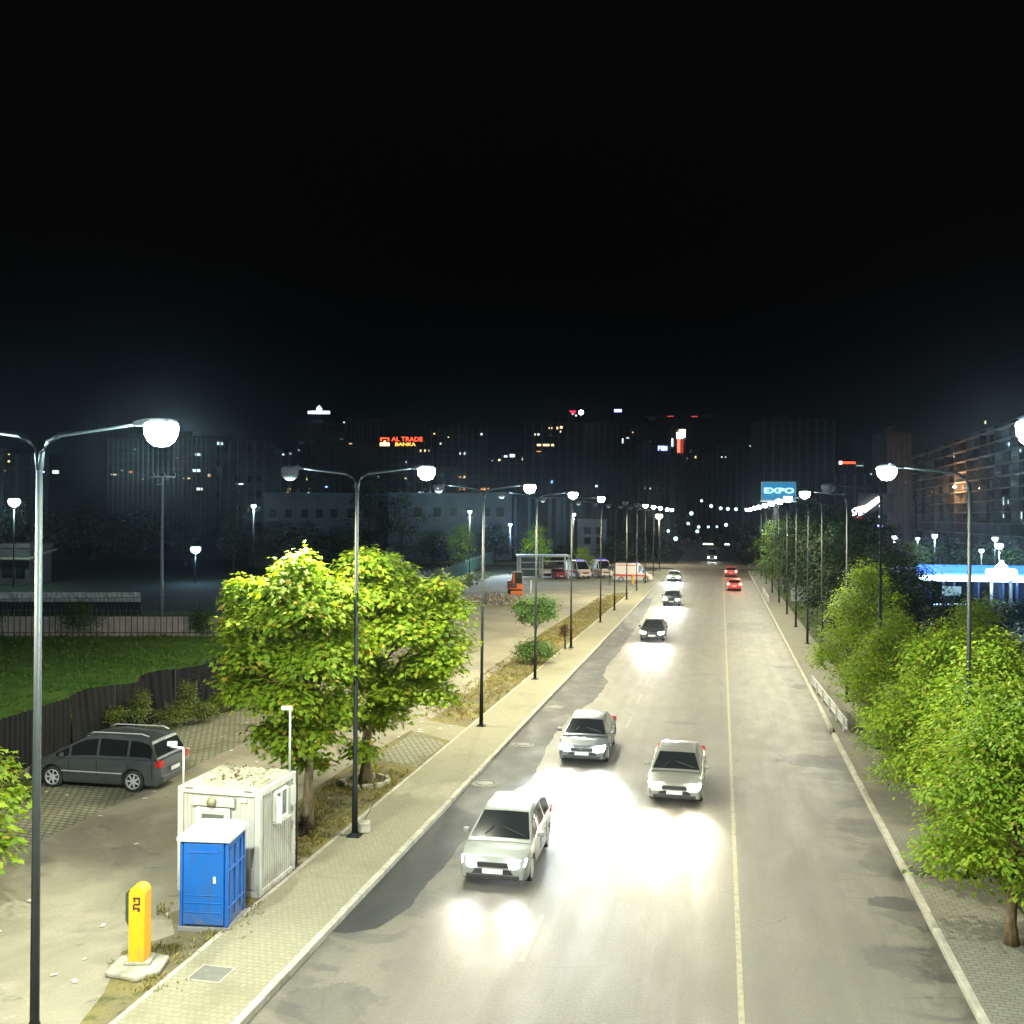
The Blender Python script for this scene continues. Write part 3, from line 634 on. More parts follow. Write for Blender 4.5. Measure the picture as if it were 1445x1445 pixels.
LN = {2: "near grey double arm street lamp on left pavement, its lamp glaring over the road", 3: "grey double arm street lamp crossing the broad leaved trees on left pavement",
      4: "grey double arm street lamp on left pavement, next beyond the broad leaved trees", 5: "grey double arm street lamp passing in front of the ball crowned tree",
      6: "grey double arm street lamp beside the withered sapling", 7: "grey double arm street lamp on left pavement, next beyond the withered sapling",
      8: "grey double arm street lamp on left pavement, second beyond the withered sapling", 9: "grey double arm street lamp standing just before the small yellow ticket machine",
      10: "grey double arm street lamp in front of the long ambulance's side", 11: "grey double arm street lamp in front of the long ambulance's bonnet",
      12: "grey double arm street lamp just past the long ambulance", 13: "last double arm street lamp before the crossing on left pavement"}
for i, y in enumerate(LY):
    on = i not in (7, 8)
    street_lamp(-9.85, y, 0, LN.get(i, "grey double arm street lamp on left pavement standing nearer than the picture's edge"), "street lamps on left pavement", True, on, LAMP_W if i < 11 else LAMP_W * .7, i in (0, 1, 2, 3, 4, 5, 6, 7, 9))
RYS = [-15, -1.5, 14.25, 26.5, 40.5, 50.5, 62.5, 73, 84, 95, 108, 122, 138, 155]
RN = {2: "street lamp glaring at the picture's right edge above the leafy trees", 3: "street lamp rising behind the bright green trees before the apartment block",
      4: "unlit looking street lamp between the slanted bright facade and the apartment block", 5: "street lamp with bright lamp right of the billboard, over the tallest street tree",
      6: "street lamp on right pavement with lamp touching the billboard's lower right corner", 7: "street lamp on right pavement in front of the dark trees, lamp below the billboard",
      8: "street lamp on right pavement, next beyond those before the dark trees", 9: "street lamp beside the white panel on right pavement", 10: "street lamp half hidden by the mid green tree under the billboard",
      11: "street lamp hidden in the lamplit tree left of the billboard post", 12: "street lamp on right pavement near the red tail lights", 13: "last street lamp on right pavement before the crossing"}
for i, y in enumerate(RYS):
    street_lamp(6.05, y, math.pi, RN.get(i, "street lamp on right pavement standing nearer than the picture's edge"), "street lamps on right pavement", False, i != 4, LAMP_W if i < 11 else LAMP_W * .7)
# lamps of the streets beyond the crossing
FAR = [(990, 706, 300), (1003.5, 713.5, 330), (1017, 716.6, 340), (1027, 717.5, 350), (1038.6, 718, 360), (1052.6, 718, 370), (975.6, 723.8, 300), (971, 738, 310), (986, 743, 320),
       (999.5, 743, 330), (1011.6, 742.7, 340), (1024.5, 740, 350), (943, 748.6, 290), (953.5, 759.4, 280), (984, 749, 260)]
FARL = ["topmost lamp of the bead string above the junction", "brightest lamp of the upper bead string, third from its left", "upper bead string lamp just right of its brightest one", "faint upper bead string lamp above the road's vanishing point", "upper bead string lamp left of the lamplit tree",
        "upper bead string lamp at the edge of the lamplit tree", "lone street lamp left below the top bead", "leftmost lamp of the lower bead string", "lamp of the lower bead string above the bluish floodlight", "middle lamp of the lower bead string above the warm floodlight",
        "lower bead string lamp right of its middle", "rightmost lamp of the lower bead string", "low lamp right of the warm lamp at left row's end", "lowest lone lamp above the white oncoming car", "bluish floodlight lamp left of the warm floodlight"]
G_FAR = glow("far_lamp_lit", (.5, .82, 1.0), .75); M_FLENS = MB().lathe([(.001, -.5), (.34, -.35), (.46, 0), (.34, .3), (.001, .42)], 10).mesh("lens", G_FAR, True)
ME_FPOLE = MB().tube([(0, 0, 0), (0, 0, 1)], [.12, .07], 6).mesh("pole", M_POLE, True)
for (px, py, d), lab in zip(FAR, FARL):
    p = at(px, py, d); t = empty("street_lamp", (p.x, p.y, -.12)); tag(t, lab, "street lamp", "far lamps beyond the crossing")
    o = link("pole", ME_FPOLE, t); o.scale = (1, 1, p.z - .3); le = link("lens", M_FLENS, t, (0, 0, p.z)); k = .8 + .5 * random.random(); le.scale = (k, k, k)
def lone_lamp(px, py, d, col, s, lab, power=0, lens_r=.3, pole_r=.06, cat="lamp", name="lamp_post", foot=-.12):
    p = at(px, py, d); t = empty(name, (p.x, p.y, foot)); tag(t, lab, cat); hgt = p.z - foot
    MB().tube([(0, 0, 0), (0, 0, hgt - .1)], [pole_r * 1.3, pole_r], 8).build("pole", M_POLE, t, True)
    MB().box((0, 0, hgt + lens_r * .55), (lens_r * 1.5, lens_r * 1.2, .1)).build("lamp_head", M_POLE, t, bevel=.02)
    MB().lathe([(.001, -lens_r * .9), (lens_r * .7, -lens_r * .6), (lens_r, 0), (lens_r * .8, lens_r * .45)], 12, (0, 0, hgt)).build("lens", glow(lab[:24] + " lit", col, s * .022), t, True)
    if power: point_light(t, (0, 0, hgt - lens_r * 1.3), power, col, .2, "lamp_light")
    return t
lone_lamp(20, 708, 120, (.7, 1, .95), 60, "bright greenish lamp on a post at the far left", 900, .75)
lone_lamp(276, 775, 130, (.35, .6, 1), 60, "blue floodlight low behind the sports pitch", 420, .7)
lone_lamp(358, 714, 130, (.75, 1, .95), 50, "small post lamp between the dark trees left of the school", 900, .36)
lone_lamp(663, 722, 150, (.75, 1, .92), 50, "small post lamp in front of the pale school's right half", 2200, .36)
lone_lamp(720, 740, 150, (.45, .65, 1), 45, "blue tinted post lamp at the right end of the school", 2400, .34)
lone_lamp(809.5, 726, 165, (.85, 1, 1), 50, "post lamp behind the ambulances, under a brighter street lamp", 900, .4)
lone_lamp(930, 728, 190, (1, .85, .6), 60, "warm glowing lamp at the end of the left lamp row", 1500, .75)
lone_lamp(999, 770.6, 330, (1, .82, .55), 80, "large warm floodlight at the far junction", 2500, 1.9)
lone_lamp(1026, 768.8, 330, (.6, .85, 1), 40, "pair like bluish lamp right of the warm floodlight", 0, .9)
lone_lamp(1262, 758, 130, (.75, .8, 1), 40, "violet white lamp by the red lit tree", 900, .38)
lone_lamp(1295, 760, 150, (.45, .55, 1), 35, "small blue lamp beneath the apartment block's dim corner", 900, .36)
lone_lamp(1319, 756, 140, (.55, .8, 1), 40, "blue white lamp below the orange lit facade", 1600, .42)
lone_lamp(1404, 760, 130, (.6, .85, 1), 45, "upper blue white lamp above the dome shaped sign", 2000, .42)
lone_lamp(1410, 770, 115, (.6, .85, 1), 50, "brightest blue white lamp above the dome shaped sign", 2200, .5)
lone_lamp(1385, 777, 118, (.6, .8, 1), 40, "left blue white lamp above the dome shaped sign", 300, .33)
# tall unlit floodlight mast, goal posts
p = gp(228, 868); d = gdepth(868); hh = H + (725 - 672) * d / F
t = empty("floodlight_mast", (p.x, p.y, -.05), YAW); tag(t, "tall grey unlit floodlight mast rising behind the barred wall", "mast")
MB().tube([(0, 0, 0), (0, 0, hh * .25), (0, 0, hh * .26), (0, 0, hh)], [.19, .17, .14, .08], 12).build("pole", mat("galvanised", (.3, .32, .32), .5, .2), t, True)
MB().tube([(-1.1, 0, hh - .1), (1.1, 0, hh - .1)], .05, 8).tube([(-.6, 0, hh - .8), (0, 0, hh - .75)], .04, 6).build("crossbar", MATS["galvanised"], t, True)
for x in (-.95, 0, .95): MB().box((x, -.1, hh + .08), (.42, .2, .3)).build("floodlight", M_DARKM, t, bevel=.02)
for i, (px, py, top, lab) in enumerate(((305, 868, 833, "grey hooked post nearest the tree by the pitch"), (321, 862, 830, "second grey hooked post by the pitch"), (340, 858, 818, "tallest grey hooked post half behind the tree"))):
    p = gp(px, py); d = gdepth(py); hh = (py - top) * d / F; t = empty("hooked_post", (p.x, p.y, -.05), YAW); tag(t, lab, "post", "hooked posts by the pitch")
    MB().tube([(0, 0, 0), (0, 0, hh * .88), (.12, 0, hh * .97), (.35, 0, hh), (.75, 0, hh * .98)], .045, 8).build("tube", MATS["galvanised"], t, True)
    MB().box((0, 0, .02), (.2, .2, .04)).build("base_plate", MATS["galvanised"], t)

# ------------------------------------------------------------------ walls, fences, rail
def frame_along(a, b):
    a, b = Vector(a), Vector(b); L = (b - a).length; return L, math.atan2(b.y - a.y, b.x - a.x)
M_CLOTH = mat("black_fence_cloth", (.0045, .0045, .006), .85, var=.4, spec=.12, scale=2.2, bump=.3); M_CLOTH2 = mat("black_ribbed_sheet", (.006, .0065, .006), .8, var=.4, spec=.15, scale=2)
def ribbed_fence(a, b, h, lab, m, pitch=.28, sag=0., name="sheet_fence"):
    L, rz = frame_along(a, b); t = empty(name, (a[0], a[1], .06), rz); tag(t, lab, "fence")
    n = int(L / pitch) * 4; vs, fs = [], []
    for i in range(n + 1):
        x = L * i / n; ph = i % 4; off = (.0, .05, .05, .0)[ph] + random.uniform(-.012, .012); top = h + sag * .12 * math.sin(x * 1.3) + random.uniform(-.02, .02)
        lean = sag * (.16 * math.sin(x * .9) + .09 * math.sin(x * 2.3 + 1))
        vs += [(x + sag * .2 * math.sin(x * 1.1), off, 0), (x, off + lean * .6, h * .5), (x - sag * .2 * math.sin(x * 1.1), off + lean, top)]
    for i in range(n): fs += [(i * 3, i * 3 + 3, i * 3 + 4, i * 3 + 1), (i * 3 + 1, i * 3 + 4, i * 3 + 5, i * 3 + 2)]
    o = MB().add(vs, fs).build("sheet", m, t); sd = o.modifiers.new("thickness", 'SOLIDIFY'); sd.thickness = .012
    k = 0.
    while k <= L + .01:
        MB().tube([(k, .12, 0), (k, .12, h + .02)], .035, 8).build("post", M_DARKM, t); k += 2.6
    return t
f0 = gp(-120, 1150); f1 = gp(98, 1062); f2 = gp(196, 1030); f3 = gp(330, 985)
ribbed_fence(f0, f1, 2.0, "dark ribbed sheet fence behind the grey car's bonnet", M_CLOTH2)
ribbed_fence(f1 + Vector((.05, .1, 0)), f2, 2.05, "dark sheet fence with leaning ribs behind the grey car's roof", M_CLOTH2, .34, .8)
ribbed_fence(f2 + Vector((.05, .1, 0)), f3, 2.1, "sagging black cloth fence running behind the broad leaved tree", M_CLOTH, .55, .9)
M_GREENF = mat("green_mesh_panel", (.03, .075, .055), .5, var=.2)
g = [gp(545, 858), gp(600, 832), gp(650, 814), gp(695, 795)]
for i in range(3):
    L, rz = frame_along(g[i], g[i + 1]); t = empty("panel_fence", (g[i].x, g[i].y, .06), rz)
    tag(t, ("nearest length of green panel fence behind the right tree's leaves", "middle length of green panel fence above the rubble", "farthest length of green panel fence ending near the low lamp")[i], "fence", "green panel fence beside the lot")
    mb = MB(); mb.box((L / 2, 0, 1.0), (L, .03, 1.7)); k = 0
    while k < L: mb.box((k, -.025, 1.0), (.03, .02, 1.7)); k += .25
    mb.build("panel", M_GREENF, t); k = 0.
    while k <= L: MB().box((k, .06, 1.05), (.08, .08, 2.1)).lathe([(.06, 2.1), (.05, 2.16), (.001, 2.18)], 8, (k, .06, 0)).build("post", mat("pale_post", (.3, .34, .3), .5), t); k += 3.0
# barred wall by the field
M_PLAST = mat("pinkish_plaster", (.55, .43, .36), .85, var=.25, scale=1.2)
a, b = gp(-140, 897.5), gp(345, 897.5); L, rz = frame_along(a, b)
t = empty("barred_wall", (a.x, a.y, -.05), rz); tag(t, "low pinkish plastered wall behind upright dark bars at the field's far edge", "wall")
MB().box((L / 2, .35, .72), (L, .25, 1.44)).build("wall", M_PLAST, t, bevel=.02)
mb = MB(); k = 0.
while k < L: mb.box((k, 0, 1.0), (.05, .05, 2.0)); k += .42
mb.box((L / 2, .05, 1.9), (L, .04, .05)).box((L / 2, .05, .3), (L, .04, .05)); o = mb.build("bars", mat("bar_paint", (.05, .055, .05), .5), t)
a, b = gp(-140, 880), gp(345, 872); L, rz = frame_along(a, b)
t = empty("railing", (a.x, a.y, -.05), rz); tag(t, "thin upright railing of dark bars behind the pinkish wall", "railing")
mb = MB(); k = 0.
while k < L: mb.box((k, 0, 1.0), (.035, .035, 1.9)); k += .3
mb.build("bars", MATS["bar_paint"], t)
MB().box((L / 2, .04, 1.93), (L, .04, .05)).box((L / 2, .04, .25), (L, .04, .05)).build("rails", MATS["bar_paint"], t)
# pale tarpaulin strip on a dark low wall
a, b = gp(-140, 866), gp(198, 866); L, rz = frame_along(a, b); d = gdepth(866); h1 = (866 - 849) * d / F; h2 = (866 - 836) * d / F
t = empty("low_wall", (a.x, a.y, -.05), rz); tag(t, "dark low wall topped with a crumpled pale tarpaulin by the pitch", "wall")
MB().box((L / 2, .15, h1 / 2), (L, .3, h1)).build("wall", mat("black_board", (.02, .02, .018), .8), t)
vs, fs = [], []
n = 160
for i in range(n + 1):
    for j in range(4): vs.append((L * i / n, random.uniform(-.14, .1) * (j in (1, 2)), h1 + .004 + (h2 - h1) * j / 3 + (random.uniform(-.03, .03) if j else 0)))
for i in range(n):
    for j in range(3): q = i * 4 + j; fs.append((q, q + 4, q + 5, q + 1))
o = MB().add(vs, fs).build("tarpaulin", mat("pale_tarpaulin", (.72, .72, .66), .35, var=.45, scale=.8), t); o.modifiers.new("thickness", 'SOLIDIFY').thickness = .02
# white guard rail on the right
a, b = Vector((4.78, 54.5, 0)), Vector((5.15, 42.9, 0)); L, rz = frame_along(a, b)
t = empty("guard_rail", (a.x, a.y, .125), rz); tag(t, "white slatted guard rail standing along the right kerb", "guard rail")
M_DULLW = mat("dull_white_rail", (.34, .34, .31), .6, var=.25, scale=3)
for z in (.2, .36, .52): MB().box((L / 2, 0, z), (L, .05, .12)).build("rail", M_DULLW, t, bevel=.01)
k = .15
while k < L: MB().box((k, -.06, .3), (.08, .07, .6)).build("post", M_DULLW, t, bevel=.008); k += 2.2
a, b = Vector((4.85, 118, 0)), Vector((4.85, 104, 0)); L, rz = frame_along(a, b)
t = empty("guard_rail", (a.x, a.y, .125), rz); tag(t, "far pale guard rail on the right kerb under the overhanging trees", "guard rail")
for z in (.3, .55, .8): MB().box((L / 2, 0, z), (L, .05, .14)).build("rail", M_DULLW, t, bevel=.01)
k = .15
while k < L: MB().box((k, -.06, .42), (.08, .07, .85)).build("post", M_DULLW, t); k += 2.2

# ------------------------------------------------------------------ white site cabin
c0 = gp(366, 1268, .07)
CW, CD, CH = 2.12, 1.95, 2.48
t = empty("site_cabin", (c0.x, c0.y, .065), R(-.5)); tag(t, "white container cabin with glazed door standing beside left pavement", "cabin")
M_CAB = m_dirty("cabin_white_steel", (.38, .37, .315), .5, .55); M_CAB2 = m_dirty("cabin_frame_white", (.43, .42, .365), .45, .5)
mb = MB().box((-CW / 2, CD / 2, CH / 2), (CW - .12, CD - .12, CH - .1)); x = -CW + .2
while x < -.15:
    mb.box((x, .055, CH / 2), (.05, .02, CH - .3)); x += .115
y = .2
while y < CD - .15: mb.box((-.055, y, CH / 2), (.02, .05, CH - .3)); y += .115
mb.build("wall", M_CAB, t)
mb = MB()
for x in (-CW + .07, -.07):
    for y in (.07, CD - .07): mb.box((x, y, CH / 2), (.14, .14, CH - .28))
for z in (.075, CH - .07):
    for y in (.07, CD - .07): mb.box((-CW / 2, y, z), (CW, .142, .142))
    for x in (-CW + .07, -.07): mb.box((x, CD / 2, z), (.142, CD - .29, .142))
mb.build("frame", M_CAB2, t, bevel=.012)
mb = MB().box((-CW / 2, CD / 2, CH + .02), (CW - .24, CD - .24, .06))
o = mb.build("roof", mat("cabin_roof", (.44, .41, .29), .75, var=.3, scale=2.4, bump=.2), t)
rf = MB()
for k in range(9): rf.box((-CW + .22 + k * .21, CD / 2, CH + .06), (.05, CD - .3, .03))
rf.build("roof_rib", MATS["cabin_roof"], o)
litter = empty("roof_litter", (c0.x - 1.0, c0.y + 1.0, CH + .15)); tag(litter, "dry brown leaves scattered on the cabin's roof", "leaves", kind="stuff"); n = 90
pos = np.stack([rng.uniform(-.9, .85, n), rng.uniform(-.8, .85, n), np.full(n, .012)], 1)
link("leaves", leaves_mesh("leaves", pos, np.tile([[0, 0, 1.]], (n, 1)) + rng.normal(0, .2, (n, 3)), rng.normal(0, 1, (n, 3)), rng.uniform(.05, .13, n), 'oval', M_LEAF_BR), litter)
dx = -CW / 2 - .12
dr = MB().box((dx, -.012, 1.06), (.86, .05, 1.96)).build("door", M_CAB2, t, bevel=.01)
mb = MB()
for x in (dx - .4, dx + .4): mb.box((x, -.045, 1.06), (.07, .03, 1.96))
mb.box((dx, -.045, 2.0), (.73, .03, .08)).box((dx, -.045, .1), (.73, .03, .06)); mb.build("door_frame", M_WHITEP, dr, bevel=.006)
MB().box((dx, -.043, 1.66), (.56, .02, .46)).build("pane", M_PANE, dr)
MB().box((dx + .3, -.075, 1.02), (.03, .05, .14)).build("handle", M_CHROME, dr, bevel=.008)
MB().box((dx, -.03, 2.19), (1.1, .07, .22)).build("awning", M_CAB2, t, bevel=.01)
lp = MB().lathe([(.001, 0), (.1, .0), (.12, .03), (.09, .12), (.001, .14)], 14, (0, 0, 0)); 
lp2 = lp.build("wall_lamp", mat("olive_lamp_glass", (.22, .21, .12), .35, var=.1), t, True, loc=(dx, -.07, 2.2)); lp2.rotation_euler = (R(90), 0, 0)
MB().box((-.42, .03, 2.25), (.16, .06, .1)).build("junction_box", M_WHITEP, t, bevel=.01)
for x in (-CW + .3, -.3): MB().box((x, -.003, CH - .02), (.2, .02, .03)).build("lifting_slot", mat("rust", (.14, .1, .07), .8), t)
MB().box((-.2, .035, .42), (.16, .05, .5)).build("meter_box", mat("grey_box", (.28, .28, .27), .5), t, bevel=.01)
# window and air conditioner on the road side
w = MB().box((-.03, 1.12, 1.9), (.05, .62, .62)).build("window_pane", M_PANE, t)
fr = MB()
for y in (.8, 1.12 - .02, 1.44): fr.box((-.01, y, 1.9), (.07, .06, .68))
for z in (1.57, 2.23): fr.box((-.01, 1.12, z), (.072, .58, .06))
fr.build("window_frame", M_WHITEP, t, bevel=.005); MB().box((.03, 1.12, 1.52), (.16, .78, .03)).build("window_sill", M_CAB2, t, bevel=.005)
s = MB().box((.0, .0, 0), (.03, .3, .6)).build("open_sash", M_WHITEP, t, loc=(.14, .66, 1.9), rz=R(52)); MB().box((.02, 0, 0), (.012, .2, .48)).build("pane", M_PANE, s)
MB().box((.02, 1.68, 1.95), (.09, .3, .45)).build("cable_box", M_CAB2, t, bevel=.01)
MB().tube([(.02, CD + .03, .1), (.02, CD + .03, 2.4), (-.1, CD + .05, 2.55)], .022, 6).build("downpipe", M_DARKM, t, True)
# two camera masts on its corners
p = gp(258, 1106, 0); mt = empty("camera_mast", (c0.x - CW + .1, c0.y + .1, CH + .07)); tag(mt, "white bent pipe mast with camera on the cabin's front left corner", "camera mast")
MB().tube([(0, 0, -.01), (0, 0, .84), (-.03, 0, .88), (-.36, .02, .89)], .025, 8).build("pipe", M_WHITEP, mt, True)
MB().box((-.3, -.0, .97), (.22, .09, .1), R(25)).build("camera", M_WHITEP, mt, bevel=.015); MB().lathe([(.001, 0), (.03, 0), (.03, .02)], 8, (-.41, -.05, .97), 'x').build("lens", M_BLACK, mt)
mt = empty("camera_mast", (c0.x - .1, c0.y + CD - .12, CH + .07)); tag(mt, "slim pale mast with camera on the cabin's rear right corner", "camera mast")
MB().tube([(0, 0, -.01), (0, 0, 1.55)], .03, 8).build("pipe", mat("pale_grey_pipe", (.36, .38, .33), .5), mt, True)
MB().box((-.08, -.02, 1.6), (.26, .1, .09), R(15)).build("camera", M_WHITEP, mt, bevel=.015); MB().lathe([(.001, 0), (.03, 0), (.03, .02)], 8, (-.21, -.05, 1.6), 'x').build("lens", M_BLACK, mt)
# striped barrier post leaning by the cabin, dark pole offcuts
p = gp(417, 1229); t = empty("striped_post", (p.x, p.y, .07)); tag(t, "thin red and white striped post standing behind the cabin's rear corner", "post")
for k in range(5): MB().tube([(0, 0, .16 * k + (.02 if k else 0)), (0, 0, .16 * k + .16)], .03, 8).build("band", mat("red_band", (.35, .05, .03), .6) if k % 2 == 0 else M_WHITEP, t, True)
MB().lathe([(.001, 0), (.14, 0), (.13, .03), (.03, .05)], 12).build("foot", M_BLACK, t)
p = gp(426, 1178); t = empty("branch_heap", (p.x, p.y, .07)); tag(t, "small heap of dark cut branches piled against the nearer tree trunk", "branch heap"); mb = MB()
for k in range(26):
    a = random.uniform(0, 6.28); r1 = random.uniform(.1, .45); mb.tube([(r1 * math.cos(a), r1 * math.sin(a), .02), (.5 * r1 * math.cos(a + 1), .5 * r1 * math.sin(a + 1), random.uniform(.1, .55))], [.018, .006], 5)
mb.build("branches", M_BARK_D, t)
p = gp(417, 1228); t = empty("wire_coil", (p.x + .3, p.y - .1, .075)); tag(t, "black cable coil lying on ground behind the cabin", "cable"); 
MB().tube([(.3 * math.cos(a * .5) * (1 + .05 * a), .2 * math.sin(a * .5), .02 + .006 * (a % 3)) for a in range(40)], .012, 5).build("loops", M_BLACK, t, True)
p = gp(513, 1180); t = empty("kerb_block", (p.x, p.y, .13)); tag(t, "pale round edged concrete block beside the lamp post's foot", "concrete block")
MB().box((0, 0, .15), (.42, .36, .3), .2, .9).build("block", M_CONC, t, bevel=.04); MB().tube([(0, .1, .3), (.2, .3, .75)], .012, 5).build("rod", M_DARKM, t)
# stone ring round the second tree
t = empty("stone_ring", (pB.x, pB.y, .07)); tag(t, "broken ring of rough kerb stones round the second tree's foot", "stone ring")
for k in range(11):
    a = k * .571; MB().box((.78 * math.cos(a), .7 * math.sin(a), .07), (.38, .16, random.uniform(.12, .2)), a + 1.57 + random.uniform(-.15, .15), .9).build("stone", M_CONC, t, bevel=.03)

# ------------------------------------------------------------------ blue portable toilet
p0 = gp(321, 1316, .07); W_, D_, Z_ = 1.06, 1.05, 1.83
M_BLUE = m_dirty("blue_plastic", (.005, .082, .31), .5, .6, .25); M_BLUED = mat("blue_plastic_dark", (.008, .08, .33), .45, var=.16, scale=2.5)
t = empty("portable_toilet", (p0.x, p0.y, .065), R(7)); tag(t, "blue portable toilet with white roof standing before the white cabin", "portable toilet")
MB().box((-W_ / 2, D_ / 2, .05), (W_ + .08, D_ + .08, .1)).build("base", mat("grey_skid", (.16, .16, .15), .7), t, bevel=.01)
mb = MB().box((-W_ / 2, D_ / 2, .1 + Z_ / 2), (W_ - .06, D_ - .06, Z_))
for y in (.18, .52, .86): mb.box((-.025, y, 1.0), (.05, .14, 1.5))
mb.box((-.02, D_ / 2, .5), (.06, D_ - .1, .05)).box((-.02, D_ / 2, 1.3), (.06, D_ - .1, .05))
mb.build("wall", M_BLUE, t, bevel=.02)
mb = MB()
for x in (-.03, -W_ + .03):
    for y in (.03, D_ - .03): mb.box((x, y, .1 + Z_ / 2), (.07, .07, Z_))
mb.build("corner_post", M_BLUED, t, bevel=.02)
mb = MB().box((-W_ / 2, -.0, 1.02), (W_ - .17, .05, Z_ - .1))
for z in (.42, .62, .78): mb.box((-W_ / 2, -.022, z), (W_ - .24, .03, .025))
d_ = mb.build("door", M_BLUE, t, bevel=.015)
MB().box((-.28, -.035, 1.12), (.06, .03, .14)).build("latch", mat("latch_pale", (.4, .46, .5), .4), d_, bevel=.006)
MB().box((-W_ / 2, -.03, 1.72), (W_ - .4, .02, .06)).build("vent", M_BLUED, d_)
e = .06
vs = [(e, -e, 1.92), (-W_ - e, -e, 1.92), (-W_ - e, D_ + e, 1.92), (e, D_ + e, 1.92), (e, -e, 2.02), (-W_ - e, -e, 2.02), (-W_ - e, D_ + e, 2.02), (e, D_ + e, 2.02), (-.12, .12, 2.13), (-W_ + .12, .12, 2.13), (-W_ + .12, D_ - .12, 2.13), (-.12, D_ - .12, 2.13)]
o = MB().add(vs, [(0, 1, 2, 3), (0, 4, 5, 1), (1, 5, 6, 2), (2, 6, 7, 3), (3, 7, 4, 0), (4, 8, 9, 5), (5, 9, 10, 6), (6, 10, 11, 7), (7, 11, 8, 4), (8, 11, 10, 9)]).build("roof", mat("white_plastic_roof", (.5, .49, .44), .4, var=.05), t, bevel=.02)
mb = MB()
for k in range(4): mb.box((-.25 - k * .19, D_ / 2, 2.135), (.05, D_ - .3, .02))
mb.build("rib", MATS["white_plastic_roof"], o)

# ------------------------------------------------------------------ yellow ticket machines and ground bits
M_YEL = m_dirty("yellow_powder_coat", (.66, .32, .008), .45, .45); M_ICON = mat("black_sign_paint", (.02, .02, .02), .6)
def ticket_machine(p, label, rz, detail=True, s=1.):
    t = empty("ticket_machine", (p.x, p.y, .065), rz); t.scale = (s, s, s); tag(t, label, "ticket machine")
    if detail:
        MB().prism([(-.5, -.42), (.2, -.62), (.52, -.3), (.48, .35), (-.1, .55), (-.5, .3)], 0, .12).build("plinth", M_CONC, t, bevel=.04)
        MB().box((.0, .05, .155), (.5, .42, .07), .1).build("footing", M_CONC, t, bevel=.02)
    poly = [(-.16, .18), (.16, .18), (.16, 1.52), (.12, 1.60), (.05, 1.64), (-.05, 1.64), (-.12, 1.60), (-.16, 1.52)]
    MB().extr(poly, -.14, .2).build("body", M_YEL, t, bevel=.015)
    MB().extr([(-.2, .9), (-.165, .82), (-.165, 1.56), (-.24, 1.5), (-.24, .98)], -.1, .17).build("screen_panel", mat("dark_panel", (.03, .045, .035), .35), t, bevel=.01)
    MB().box((-.245, .03, 1.35), (.02, .16, .14)).build("display", M_GLASS, t)
    MB().box((-.245, .03, 1.1), (.02, .12, .08)).build("slot", M_CHROME, t)
    if detail:
        # ticket-in-hand pictogram on the road face
        mb = MB().box((.0, -.145, 1.43), (.14, .012, .03)).box((.055, -.145, 1.36), (.03, .012, .12)).box((-.04, -.145, 1.385), (.03, .012, .06)).box((0, -.145, 1.31), (.1, .012, .03))
        mb.box((-.055, -.145, 1.25), (.03, .012, .1)).box((.01, -.145, 1.235), (.1, .012, .028), 0).box((.045, -.145, 1.2), (.045, .012, .05))
        mb.build("pictogram", M_ICON, t)
    return t
ticket_machine(gp(196, 1364, .1), "tall yellow ticket machine on a concrete plinth before the blue toilet", R(10))
ticket_machine(gp(893, 826), "small yellow ticket machine beside the long ambulance", R(10), True, .9)
p = gp(298, 1375, .12); t = empty("manhole_cover", (p.x, p.y, .126), R(0)); tag(t, "grey square cover plate set in left pavement near the ticket machine", "manhole cover")
MB().box((0, 0, .004), (.62, .6, .012)).build("lid", mat("cover_plate", (.1, .098, .08), .8, var=.2, scale=5, bump=.4), t, bevel=.004)
MB().box((0, .31, .005), (.7, .03, .016)).box((0, -.31, .005), (.7, .03, .016)).box((.33, 0, .0052), (.03, .59, .016)).box((-.33, 0, .0052), (.03, .59, .016)).build("rim", M_KERB, t)
for i, (px, py, lab) in enumerate(((738, 1051, "round drain cover in the dark strip nearest the second headlit car"), (684, 1106, "round drain cover in the dark strip left of the nearest headlit car"), (1300, 1231, "dark drain cover on right pavement by the kerb"), (782, 998, "small round drain cover in the dark strip near the left kerb, farthest away"))):
    p = gp(px, py, .12 if i == 2 else 0); t = empty("drain_cover", (p.x, p.y, .127 if i == 2 else .005)); tag(t, lab, "drain cover")
    MB().lathe([(.001, .02), (.27, .02), (.3, .012), (.3, 0)], 22).build("lid", mat("iron_lid", (.05, .05, .048), .6, .2, bump=.4), t, True)
    MB().lathe([(.31, 0), (.31, .016), (.44, .012), (.46, 0)], 22).build("collar", mat("worn_collar", (.12, .115, .09), .9, var=.4, scale=5), t, True)
p = gp(749, 838); t = empty("white_post", (p.x, p.y, .07)); tag(t, "short white marker post at the lot's edge beside the orange excavator", "post")
MB().box((0, 0, .75), (.12, .12, 1.5)).build("shaft", M_WHITEP, t, bevel=.01); MB().box((0, 0, .02), (.25, .25, .04)).build("foot", M_CONC, t)
p = gp(860, 827); t = empty("parking_sign", (p.x, p.y, .07)); tag(t, "thin dark post with small dark head standing in front of the middle ambulance", "sign post")
MB().tube([(0, 0, 0), (0, 0, 2.5)], .05, 8).build("post", M_DARKM, t, True); MB().lathe([(.001, -.03), (.3, -.03), (.3, .03), (.001, .03)], 16, (0, 0, 0), 'x').build("sign_face", M_DARKM, t, loc=(0, -.08, 2.3), rz=R(90))
